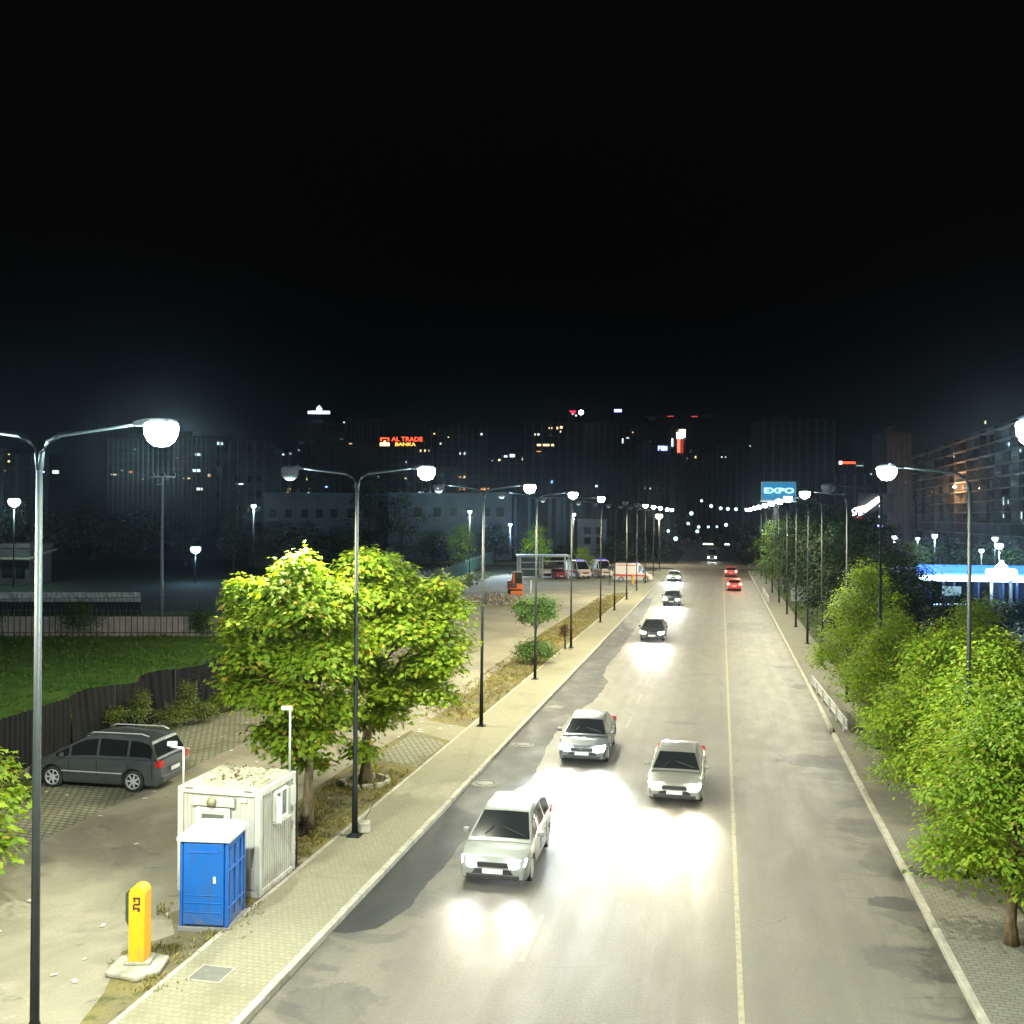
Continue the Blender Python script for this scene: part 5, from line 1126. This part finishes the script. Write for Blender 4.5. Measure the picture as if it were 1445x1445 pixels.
# skyline, each block a building of its own
Bldg("dark apartment block behind the near left lamp post", -60, 66, 640, 420, F_DARK, 20, 3.1, 6).lit((12, 641, 2, 2, 'w'), (12, 651, 3, 3, 'w'), (61, 666, 3, 3, 'b'), (78, 666, 9, 5, 'c'), (4, 664, 8, 1.5, 'o'))
Bldg("ribbed apartment block below the glaring lamp with lit ground floor", 152, 236, 618, 430, F_GREY, 20, 3.2, 12, True).lit((185, 666, 6, 3, 'o'), (160, 670, 8, 2.5, 'w'), (190, 634, 2, 2, 'c'), (201, 676, 3, 2, 'w'), (236, 676, 3, 2, 'w'), (172, 664, 3, 2, 'b'), (152, 651, 2, 2, 'w'))
Bldg("tall ribbed apartment block right of the glaring lamp", 238, 296, 616, 430, F_GREY, 20, 3.2, 9, True).lit((279, 641, 9, 4, 'c'), (277, 664, 11, 4, 'c'), (281, 690, 9, 4, 'c'), (258, 675, 3, 2, 'w'), (266, 675, 3, 2, 'w'), (295, 671, 4, 4, 'w'), (250, 646, 3, 2, 'o'))
Bldg("apartment block with pale balcony grid left of the tower", 298, 372, 622, 440, F_GREY, 20, 3.3, 6, True, rows=6, cols=5).lit((309, 626, 10, 4, 'c'), (338, 683, 11, 2, 'c'), (301, 673, 2, 2, 'w'))
Bldg("low dark block between the balcony grid and the roof sign tower", 372, 420, 640, 480, F_DARK, 20, 3.2, 4).lit((399, 633 + 8, 3, 3, 'c'), (409, 632 + 8, 3, 3, 'c'), (380, 691, 5, 2, 'w'), (408, 690, 4, 2.5, 'w'), (407, 695, 4, 2.5, 'w'), (343, 700, 3, 2, 'o'))
tw = Bldg("brown tower carrying a blue white roof sign", 418, 488, 598, 520, F_BROWN, 26, 3.2, 0, True, rows=9, cols=5, ww=.55).lit((421, 635, 2, 1.5, 'c'), (481, 621, 3, 3, 'w'), (486, 623, 4, 1.5, 'w'), (432, 676, 2, 4, 'w'), (424, 674, 4, 2, 'w'), (444, 669, 2, 2, 'c'), (424, 692, 3, 3, 'w'), (435, 696, 3, 3, 'c'))
Bldg("dark office block with tall vertical fins right of the tower", 489, 534, 590, 500, F_DARK, 24, 3.3, 8, False).lit((484.5, 596, 2, 2, 'c'), (494, 626, 4, 1.5, 'w'))
Bldg("lower office block with close pale ribs in front of the tower", 438, 530, 628, 400, F_BROWN, 20, 3.3, 11, False).lit((461, 687, 5, 2, 'b'), (457, 697, 11, 3, 'c'), (518, 697, 6, 1.5, 'c'))
tr = Bldg("dark block carrying the red and yellow rooftop lettering", 532, 606, 632, 390, F_DARK, 20, 3.2, 7, True).lit((593, 636, 1.6, 4, 'w'), (599, 636, 1.6, 4, 'w'), (609 - 4, 636, 1.6, 4, 'w'), (573, 652, 2, 3, 'c'), (532.5, 673, 3, 2, 'c'), (573, 675, 4, 2, 'w'), (567, 696, 3, 3, 'o'), (573, 696, 5, 2.5, 'w'), (594, 695, 8, 2, 'c'), (606, 695, 4, 2, 'c'))
Bldg("wide dark apartment block with scattered orange windows beyond the school", 608, 686, 604, 460, F_DARK, 20, 3.1, 8, True).lit((621, 626, 2, 3, 'c'), (632, 617, 1.5, 2, 'w'), (648, 640, 3, 4, 'c'), (656, 640, 4, 4, 'c'), (648, 673, 5, 2, 'o'), (656, 673, 4, 3.5, 'w'), (648, 690, 5, 2, 'o'), (655, 690, 3, 3.5, 'o'), (678, 613, 4, 4, 'c'), (620, 696, 4, 3, 'c'), (666 + 13, 690, 2, 3, 'o'), (678 + 5, 690, 4, 3.5, 'o'), (612, 612, 2, 2, 'w'))
Bldg("dark block with a bright bluish sign strip right of the orange windows", 687, 738, 640, 470, F_DARK, 20, 3.1, 5, True).lit((713, 644, 5, 3, 'c'), (722, 643, 8, 5, 'c'), (741 - 4, 648, 2, 4, 'w'), (704, 649, 3, 3, 'w'), (687.5, 690, 5, 4, 'o'), (694, 650, 1.5, 1.5, 'c'))
Bldg("dark apartment block with warm top floor windows and yellow strip light", 740, 824, 596, 560, F_DARK, 24, 3.2, 7, True).lit((753, 613, 4, 3, 'w'), (759, 613, 3, 3, 'c'), (776, 604, 5, 3, 'w'), (786, 604, 3, 4, 'w'), (791, 603, 4, 4, 'w'), (790, 609, 2, 3, 'w'), (776, 614, 3, 2, 'w'), (769, 628, 25, 3.5, 'w'), (777, 680, 5, 4, 'b'), (812, 687, 3, 3, 'w'), (760, 637, 8, 1, 'o'))
Bldg("broad dark block under the red roof lights", 826, 898, 598, 600, F_DARK, 24, 3.2, 8, True).lit((878, 622, 2, 8, 'c'), (885, 618, 4, 1.5, 'c'), (842, 686, 5, 3, 'c'), (892, 610, 1.5, 1.5, 'w'), (896, 637, 4, 2, 'o'))
Bldg("dark block carrying a small violet blue sign", 900, 946, 628, 560, F_DARK, 22, 3.2, 6, True).lit((917, 689, 2.5, 2.5, 'c'), (910, 689, 1.5, 1.5, 'o'), (936, 689, 1.5, 1.5, 'o'), (915, 612 + 20, 1.5, 1.5, 'w'))
ct = Bldg("slender tower lit red and white at its top", 946, 966, 606, 540, F_BROWN, 14, 3.3, 3, False, 0, "tower")
Bldg("dark apartment block right of the slender tower", 968, 1012, 640, 520, F_DARK, 20, 3.2, 6, True).lit((981, 645, 2, 3, 'w'), (969, 647, 1.5, 2, 'o'))
Bldg("flat roofed block with one bright roof corner light", 1013, 1074, 628, 540, F_DARK, 22, 3.2, 7, True).lit((1060, 629.5, 9, 2.2, 'c'), (1018, 645, 2, 2, 'c'), (1023, 645, 2, 2, 'c'))
Bldg("tall black apartment block rising behind the billboard", 1078, 1176, 592, 420, F_DARK, 24, 3.1, 8, True, rows=0)
Bldg("dark block below the red lettering on the right", 1178, 1262, 668, 380, F_DARK, 20, 3.1, 6, True).lit((1229, 659 + 10, 3, 1.5, 'c'), (1243, 679, 1.5, 2, 'c'), (1191, 707 - 10, 4, 2, 'c'))
Bldg("slim dark tower left of the long apartment block", 1252, 1284, 612, 330, F_BROWN, 14, 3.1, 4, True).lit((1255, 655, 4, 2.5, 'b'), (1278, 691 - 10, 1.5, 1.5, 'w'))
# long apartment block on the right, running along the street
X0 = 66.; ya, yb = 215., 398.; zt = 32.5
t = empty("apartment_block", (X0, ya, -.12), R(90) - R(1)); tag(t, "long apartment block with many pale floor bands at the right edge", "building")
Lb = yb - ya
MB().box((Lb / 2, -9, zt / 2), (Lb, 18, zt)).build("wall", F_GREY, t)
for i in range(11):
    MB().box((Lb / 2, .9, 2.4 + i * 2.85), (Lb, 1.9, .22)).build("floor_slab", F_PALE, t)
    mb = MB(); 
    mb.box((Lb / 2, 1.8, 2.4 + i * 2.85 + 1.0), (Lb, .04, .06)); k = .0
    while k < Lb: mb.box((k, 1.8, 2.4 + i * 2.85 + .55), (.05, .04, .9)); k += 3.0
    mb.build("balcony_rail", M_POLE, t)
mb = MB()
for k in range(13): mb.box((k * Lb / 12, .8, zt / 2), (.35, 1.7, zt - 1))
mb.build("party_walls", F_GREY, t)
me = MB().box((0, .03, 0), (3.2, .1, 1.9)).mesh("window", M_GLASS)
for i in range(8):
    for k in range(12): link("window", me, t, ((k + .5) * Lb / 12 + (1.8 if k % 2 else -1.5), 0, 3.9 + (i + 2) * 2.85))
def lit_on(px, py, w, h, c):
    dv = ray(px, py); s_ = (X0 - .2) / dv.x; P = EYE + dv * s_; lx = P.y - ya
    f_ = MB().box((0, .06, 0), (w + .2, .12, h + .2)).build("window", M_DARKM, t, loc=(lx, 0.02, P.z + .12)); MB().box((0, .13, 0), (w, .06, h)).build("pane", LITM[c], f_)
for q in ((1384, 596, 1.4, .7, 'w'), (1319, 633, 1.2, .8, 'c'), (1337, 642, 1., 1.4, 'c'), (1297, 673, 1.2, .8, 'c'), (1419, 627, 1.2, .7, 'c'), (1436, 634, .7, 1.2, 'c'), (1411, 707, .8, 1.8, 'c'), (1418, 708, .5, 1.0, 'c'), (1411, 728, .8, .8, 'c'), (1438, 727, .8, 1.6, 'c'), (1304, 694, 1.2, .7, 'o')): lit_on(*q)
# wall lamp washing the block's lower corner orange
dv = ray(1336, 686); P = EYE + dv * ((X0 - 3.2) / dv.x); lx = P.y - ya
wl = MB().lathe([(.001, -.4), (.35, -.2), (.4, .1), (.001, .35)], 10).build("wall_lamp", glow("orange_wall_lamp_lit", (1, .62, .35), 30), t, True, loc=(lx, 2.6, P.z)); MB().box((0, -.3, .45), (.2, 1.4, .12)).build("bracket", M_DARKM, wl)
point_light(t, (lx, 3.6, P.z - .5), 2600, (1, .5, .22), .3, "lamp_light")

# ------------------------------------------------------------------ signs
def sign_board(label, px, py, d, cat="sign", name="roof_sign", foot=-.12, rot=0.):
    p = at(px, py, d); t = empty(name, (p.x, p.y, p.z), YAW + rot); tag(t, label, cat); return t, d / F
G_SW, G_SR, G_SY, G_SB = glow("sign_white_lit", (.6, .8, 1), .9), glow("sign_red_lit", (1, .09, .03), .42), glow("sign_yellow_lit", (1, .5, .08), .4), glow("sign_violet_lit", (.3, .36, 1), .8)
def legs(t, k, w, h, n=3):
    mb = MB()
    for i in range(n): mb.box((-w / 2 * k + w * k * i / (n - 1), .15, -h / 2 * k), (.15, .15, h * k))
    mb.box((0, .12, 0), (w * k, .08, .12)); return mb.build("support_frame", M_DARKM, t)
t, k = sign_board("blue white lit roof sign with a pointed emblem above the brown tower", 450, 582, 521); legs(t, k, 32, 17)
MB().box((2 * k, -.1, 0), (27 * k, .25, 4 * k)).box((-14.2 * k, -.1, 0), (2 * k, .25, 4 * k)).build("letter_band", G_SW, t)
MB().extr([(-3.5 * k, 2.2 * k), (3.5 * k, 2.2 * k), (4.5 * k, 5 * k), (.5 * k, 10 * k), (-3.5 * k, 6 * k)], -.2, .05).build("emblem", G_SW, t)
t, k = sign_board("red and yellow lit rooftop lettering reading AL TRADE BANKA", 568, 623, 391); legs(t, k, 62, 9, 4)
text_mesh("AL TRADE", 8.6 * k, .15, G_SR, "upper_line", t, (6.5 * k, -.2, 3.0 * k), 1.12, .05); text_mesh("BANKA", 6.4 * k, .15, G_SY, "lower_line", t, (4 * k, -.2, -4.2 * k), 1.35, .045)
MB().box((-25 * k, -.15, 4.5 * k), (13 * k, .2, 1.8 * k)).box((-30.2 * k, -.15, 2 * k), (2.4 * k, .2, 3.2 * k)).box((-19.8 * k, -.15, 2 * k), (2.4 * k, .2, 3.2 * k)).build("emblem_top", G_SR, t)
MB().box((-25 * k, -.15, -4.2 * k), (13.5 * k, .2, 4.6 * k)).box((-25 * k, -.15, -.4 * k), (3 * k, .2, 2.4 * k)).build("emblem_base", glow("sign_cream_lit", (1, .75, .3), .6), t)
t, k = sign_board("small violet blue lit sign reading FIBI left of the slender tower", 935, 633, 545); legs(t, k, 18, 6)
text_mesh("FIBI", 9.0 * k, .2, G_SB, "lettering", t, (0, -.2, 0), 1.0, .1)
t, k = sign_board("short blue lit bar sign high on a dark roof", 872, 579.5, 598); legs(t, k, 11, 19); MB().box((0, -.1, 0), (10.5 * k, .3, 4 * k)).build("bar", G_SB, t)
t, k = sign_board("red lit wedge sign on a dark roof beside a white lamp", 808, 582, 590); legs(t, k, 11, 15); MB().extr([(-5 * k, 2.5 * k), (5 * k, 2.5 * k), (3 * k, -1.2 * k), (0, -2.6 * k), (-3 * k, .4 * k)], -.2, .1).build("wedge", glow("wedge_red_lit", (.9, .03, .08), .35), t)
t, k = sign_board("white round lamp on a dark roof beside a red wedge sign", 820, 582, 590, "lamp", "roof_lamp"); MB().lathe([(.001, -1.5), (1.2, -.9), (1.5, 0), (1.2, .9), (.001, 1.5)], 12).build("globe", glow("roof_lamp_lit", (1, .97, .9), 4), t, True); MB().tube([(0, 0, -6.2), (0, 0, -1)], .12, 6).build("pole", M_DARKM, t)
MB().lathe([(.001, -.7), (.7, 0), (.001, .7)], 8, (-7.2 * k, -.3, -4.5 * k)).lathe([(.001, -.4), (.5, 0), (.001, .4)], 8, (-12 * k, -.3, -2.6 * k)).build("small_lamps", W_COOL, t)
# red and white lights on the slender tower's top
tk = ct.k; MB().box((ct.Wd * .62, -.35, ct.Ht - 3.2), (3.2, .6, 3.)).build("floodlight", glow("tower_flood_lit", (1, .95, .88), 3), ct.t); MB().box((ct.Wd * .8, -.35, ct.Ht - 2.), (3.2, .6, 4.)).build("floodlight", MATS["tower_flood_lit"], ct.t)
MB().box((ct.Wd * .55, -.35, ct.Ht - 8.5), (1.6, .5, 8)).build("red_strip", glow("tower_red_lit", (1, .2, .14), .35), ct.t); MB().box((ct.Wd * .78, -.35, ct.Ht - 9), (1.2, .5, 8)).build("red_strip", glow("tower_dim_red_lit", (.8, .06, .03), .12), ct.t); MB().box((ct.Wd * .1, -.35, ct.Ht - 7), (.9, .5, 4.5)).build("white_strip", W_COOL, ct.t)
# tower crane with red lights
p = at(957, HY, 560); t = empty("tower_crane", (p.x, p.y, -.12), YAW); tag(t, "dark tower crane behind the slender tower with dim red jib lights", "crane"); k = 560 / F; hz = H + (hx(957) - 586) * k
mb = MB()
for a, b_ in ((-.8, 6.9), (.8, 6.9), (-.8, 8.5), (.8, 8.5)): mb.tube([(a, b_, 0), (a, b_, hz + 3)], .12, 4)
q = 0
while q < hz: mb.tube([(-.8, 6.9, q), (.8, 6.9, q + 2)], .06, 4); mb.tube([(.8, 6.9, q), (-.8, 8.5, q + 2)], .06, 4); q += 2
mb.build("mast", M_DARKM, t)
mb = MB().box((5, 7.7, hz), (46, 1.2, .16)).box((5, 7.7, hz + 1.3), (40, .16, .16)); q = -14
while q < 25: mb.tube([(q, 7.7, hz), (q + 1, 7.7, hz + 1.3), (q + 2, 7.7, hz)], .06, 4); q += 2
mb.build("jib", M_DARKM, t); MB().box((-14, 7.7, hz - 1), (4, 1.4, 2.2)).build("counterweight", M_CONC, t); MB().box((0, 6.6, hz - 1.2), (1.8, 1.6, 2)).build("cab", M_DARKM, t)
for px in (948, 982): MB().box(((px - 957) * k, 6.8, hz + .2), (3.6, .3, .55)).build("warning_light", glow("crane_red_lit", (1, .12, .12), .12), t)
# billboard reading EXPO
t, k = sign_board("cyan lit billboard reading EXPO on a single post above the right trees", 1099, 693.5, 190, "billboard", "billboard"); zc = t.location.z
MB().box((0, .25, 0), (49 * k, .4, 28 * k)).build("cabinet", M_GAL, t, bevel=.04)
MB().box((0, .02, .3 * k), (46.5 * k, .1, 24.5 * k)).build("lit_face", glow("billboard_face_lit", (.012, .24, .48), .17), t)
text_mesh("EXPO", 10.5 * k, .06, glow("billboard_letters_lit", (.45, 1, 1), .38), "lettering", t, (0, -.08, .8 * k), 1.62, .035)
MB().box((-1 * k, -.25, -14 * k), (50 * k, .9, 1.6 * k)).build("catwalk", mat("glowing_catwalk", (.6, .6, .58), .5, emit=(.9, 1, 1), estr=.12, var=0), t)  # catwalk is no lamp; its lit look is emission in the material
MB().tube([(-3 * k, .3, -zc - .1), (-3 * k, .3, -14 * k)], .5, 14).build("post", M_GAL, t, True)
# red lettering and slanted bright facade
t, k = sign_board("thin red lit lettering band on a dark roof right of the billboard", 1196, 653, 378); legs(t, k, 24, 12)
MB().box((2 * k, -.1, 0), (18 * k, .25, 3.2 * k)).build("red_band", G_SR, t); MB().box((-10 * k, -.1, 0), (4 * k, .3, 4.5 * k)).build("white_end", glow("pink_white_lit", (1, .5, .55), 1), t); MB().box((17 * k, -.1, -4 * k), (9 * k, .2, 1.4 * k)).build("dim_strip", G_FAR if False else mat("dim_strip_lit", (.1, .1, .1), emit=(.5, .7, .6), estr=.15), t)
b = Bldg("dark shop with a slanted glaring white and red fascia", 1196, 1252, 722, 230, F_DARK, 14, 3.6, 0, True, 0, "shop_building", False)
mb = MB().extr([((1203 - 1196) * b.k, H + (hx(1203) - 727) * b.k), ((1214 - 1196) * b.k, H + (hx(1214) - 727) * b.k), ((1240 - 1196) * b.k, H + (hx(1240) - 707) * b.k), ((1237 - 1196) * b.k, H + (hx(1237) - 701) * b.k), ((1222 - 1196) * b.k, H + (hx(1222) - 712) * b.k), ((1206 - 1196) * b.k, H + (hx(1206) - 716) * b.k), ((1202 - 1196) * b.k, H + (hx(1202) - 719) * b.k)], -.6, -.1); mb.build("fascia", glow("fascia_white_lit", (.85, .88, 1), 2), b.t)
MB().box(((1213 - 1196) * b.k, -.3, H + (hx(1213) - 730) * b.k), (8 * b.k, .3, 3 * b.k)).build("red_panel", G_SR, b.t)
MB().box(((1240.5 - 1196) * b.k, -.3, H + (hx(1240) - 702) * b.k), (4 * b.k, .3, 5 * b.k)).build("pink_panel", MATS["pink_white_lit"], b.t)
MB().box((b.Wd / 2 + 2, .5, b.Ht + 2.2), (b.Wd * .9, .3, 4.4)).build("fascia_backing", F_DARK, b.t)
t, k = sign_board("dotted vertical string of violet white lights on a slim mast", 1242, 728, 200, "light string", "light_mast"); MB().tube([(0, .2, -t.location.z), (0, .2, 6)], .1, 6).build("mast", M_DARKM, t)
for py, w_ in ((714, 3), (729, 4), (742, 7), (745, 3)): MB().box((0, 0, (728 - py) * k), (w_ * k, .25, 2.6 * k)).build("light", G_SB if py > 735 else W_COOL, t)
p = at(1237, HY, 150); t = empty("lit_kiosk", (p.x, p.y, -.1), YAW); tag(t, "small kiosk glowing red and green among the dark trees", "kiosk"); k = 150 / F; z_ = H + (hx(1237) - 777) * k
MB().box((0, 1.5, z_ / 2 - .4), (34 * k, 3, z_ - .8)).build("wall", F_DARK, t); MB().box((0, 1.2, z_ + 1.2), (38 * k, 3.6, .2)).build("roof", F_DARK, t)
MB().box((4 * k, -.1, z_ + .0), (24 * k, .2, 4.5 * k)).build("red_sign", glow("kiosk_red_lit", (1, .07, .03), .4), t); MB().box((2 * k, -.25, z_ - .1), (2.6 * k, .2, 5 * k)).build("lamp", W_COOL, t); MB().box((9 * k, -.25, z_ - .3), (3 * k, .2, 3 * k)).build("lamp", glow("pink_lamp_lit", (1, .5, .45), 6), t)
MB().box((-12 * k, -.1, z_ + .1), (1.6 * k, .2, 9 * k)).build("green_tube", glow("green_tube_lit", (.5, 1, .6), 1), t)
point_light(t, (6 * k, -1.5, z_ + .5), 160, (1, .1, .05), .3); point_light(t, (-13 * k, -1.5, z_ + .5), 120, (.1, 1, .35), .3)

# blue lit car wash on the right
dW = 92.; k = dW / F; a = at(1292, HY, dW); t = empty("car_wash", (a.x, a.y, -.1), YAW - R(8)); tag(t, "blue lit car wash with a white light strip along its flat roof", "car wash")
zr = H + (734 - 806) * k; zr2 = H + (735 - 812) * k; Wc = 175 * k
MB().box((Wc / 2, 5, zr2 - .0), (Wc, 10.5, .5)).build("roof", mat("blue_roof_sheet", (.12, .25, .5), .5, var=.1), t)
MB().box((Wc / 2, -.3, zr2 - .28), (Wc, .22, .5)).build("light_strip", glow("strip_blue_white_lit", (.5, .75, 1), 4), t)
MB().box((Wc / 2, -.12, zr2 + .5), (Wc, .1, .9)).build("fascia", mat("blue_fascia", (.1, .24, .6), .4, emit=(.03, .17, .75), estr=.16), t)
F_NAVY = m_facade("facade_navy", (.035, .05, .09))
for q in range(6): MB().box((.4 + q * (Wc - .8) / 5, .2, (zr2 - .3) / 2), (.2, .2, zr2 - .3)).build("post", F_NAVY, t, bevel=.02)
for q in range(5): MB().box((.4 + (q + .5) * (Wc - .8) / 5, 5, (zr2 - .3) / 2), (.15, 9, zr2 - .4)).build("bay_wall", F_NAVY, t)
MB().box((Wc / 2, 10, (zr2 - .3) / 2), (Wc, .2, zr2 - .35)).build("back_wall", F_NAVY, t)
for q in range(4): point_light(t, (Wc * (q + .5) / 4, -1.2, zr2 - .3), 60, (.10, .34, 1), .3, "strip_light")
t, kk = sign_board("glaring white stepped dome shaped sign on the car wash roof", 1413, 809, 80, "sign", "lit_sign")
zc = t.location.z
MB().extr([(-21 * kk, -9 * kk), (21 * kk, -9 * kk), (21 * kk, 4 * kk), (18 * kk, 6 * kk), (8 * kk, 6.5 * kk), (6.5 * kk, 11 * kk), (2.5 * kk, 13.5 * kk), (1.2 * kk, 18 * kk), (-.6 * kk, 18 * kk), (-2 * kk, 13 * kk), (-6.5 * kk, 10.5 * kk), (-8.5 * kk, 6.5 * kk), (-19 * kk, 6 * kk), (-21 * kk, 4 * kk)], -.15, .15).build("lit_body", glow("sign_blue_white_lit", (.75, .88, 1), 5), t)
mb = MB()
for x in (-13, 13): mb.extr([((x - 4) * kk, -3 * kk), ((x + 4) * kk, -3 * kk), ((x + 2.5) * kk, -1.5 * kk), ((x - 2.5) * kk, -1.5 * kk)], -.2, -.152)
mb.build("dark_slots", M_DARKM, t)
MB().box((-14 * kk, .1, (-9 * kk - zc) / 2), (.2, .2, zc - 9 * kk)).box((14 * kk, .1, (-9 * kk - zc) / 2), (.2, .2, zc - 9 * kk)).build("legs", M_DARKM, t)
point_light(t, (0, -1.2, -1), 500, (.45, .7, 1), .5)
p = gp(1343, 905); t, kk = sign_board("pale blue panel standing before the car wash's left bays", 1343, 834, 74, "panel", "notice_panel")
MB().box((0, 0, 0), (26 * kk, .1, 13 * kk)).build("board", mat("glowing_blue_board", (.45, .6, .66), .5, var=.08, emit=(.35, .65, .8), estr=.12), t); zc = t.location.z  # board glows faintly by itself, brightness put into its material
MB().box((-11 * kk, .1, -zc / 2), (.1, .1, zc)).box((11 * kk, .1, -zc / 2), (.1, .1, zc)).build("posts", M_DARKM, t)
p = at(1352, HY, 76); vehicle('van', "parked_van", (p.x, p.y, -.1), R(-60), P_SILV, "pale van parked half hidden below the pale blue panel", "van")
p = at(1318, HY, 84); vehicle('hatch', "parked_car", (p.x, p.y, -.1), R(-75), P_SILV, "grey car parked in front of the car wash's first bay", "car")

# ------------------------------------------------------------------ night haze: one closed box of thin air
HAZE = 0.000065
hz_m = bpy.data.materials.new("thin_night_haze"); hz_m.use_nodes = True; nn = hz_m.node_tree.nodes; nn.remove(nn["Principled BSDF"])
pv = nn.new("ShaderNodeVolumePrincipled"); pv.inputs["Color"].default_value = (.75, .9, 1, 1); pv.inputs["Density"].default_value = HAZE; pv.inputs["Anisotropy"].default_value = .92
hz_m.cycles.volume_sampling = 'EQUIANGULAR'
hz_m.node_tree.links.new(pv.outputs[0], nn["Material Output"].inputs["Volume"])
tag(MB().box((0, 340, 34), (1500, 900, 71)).build("haze", hz_m), kind="stuff")
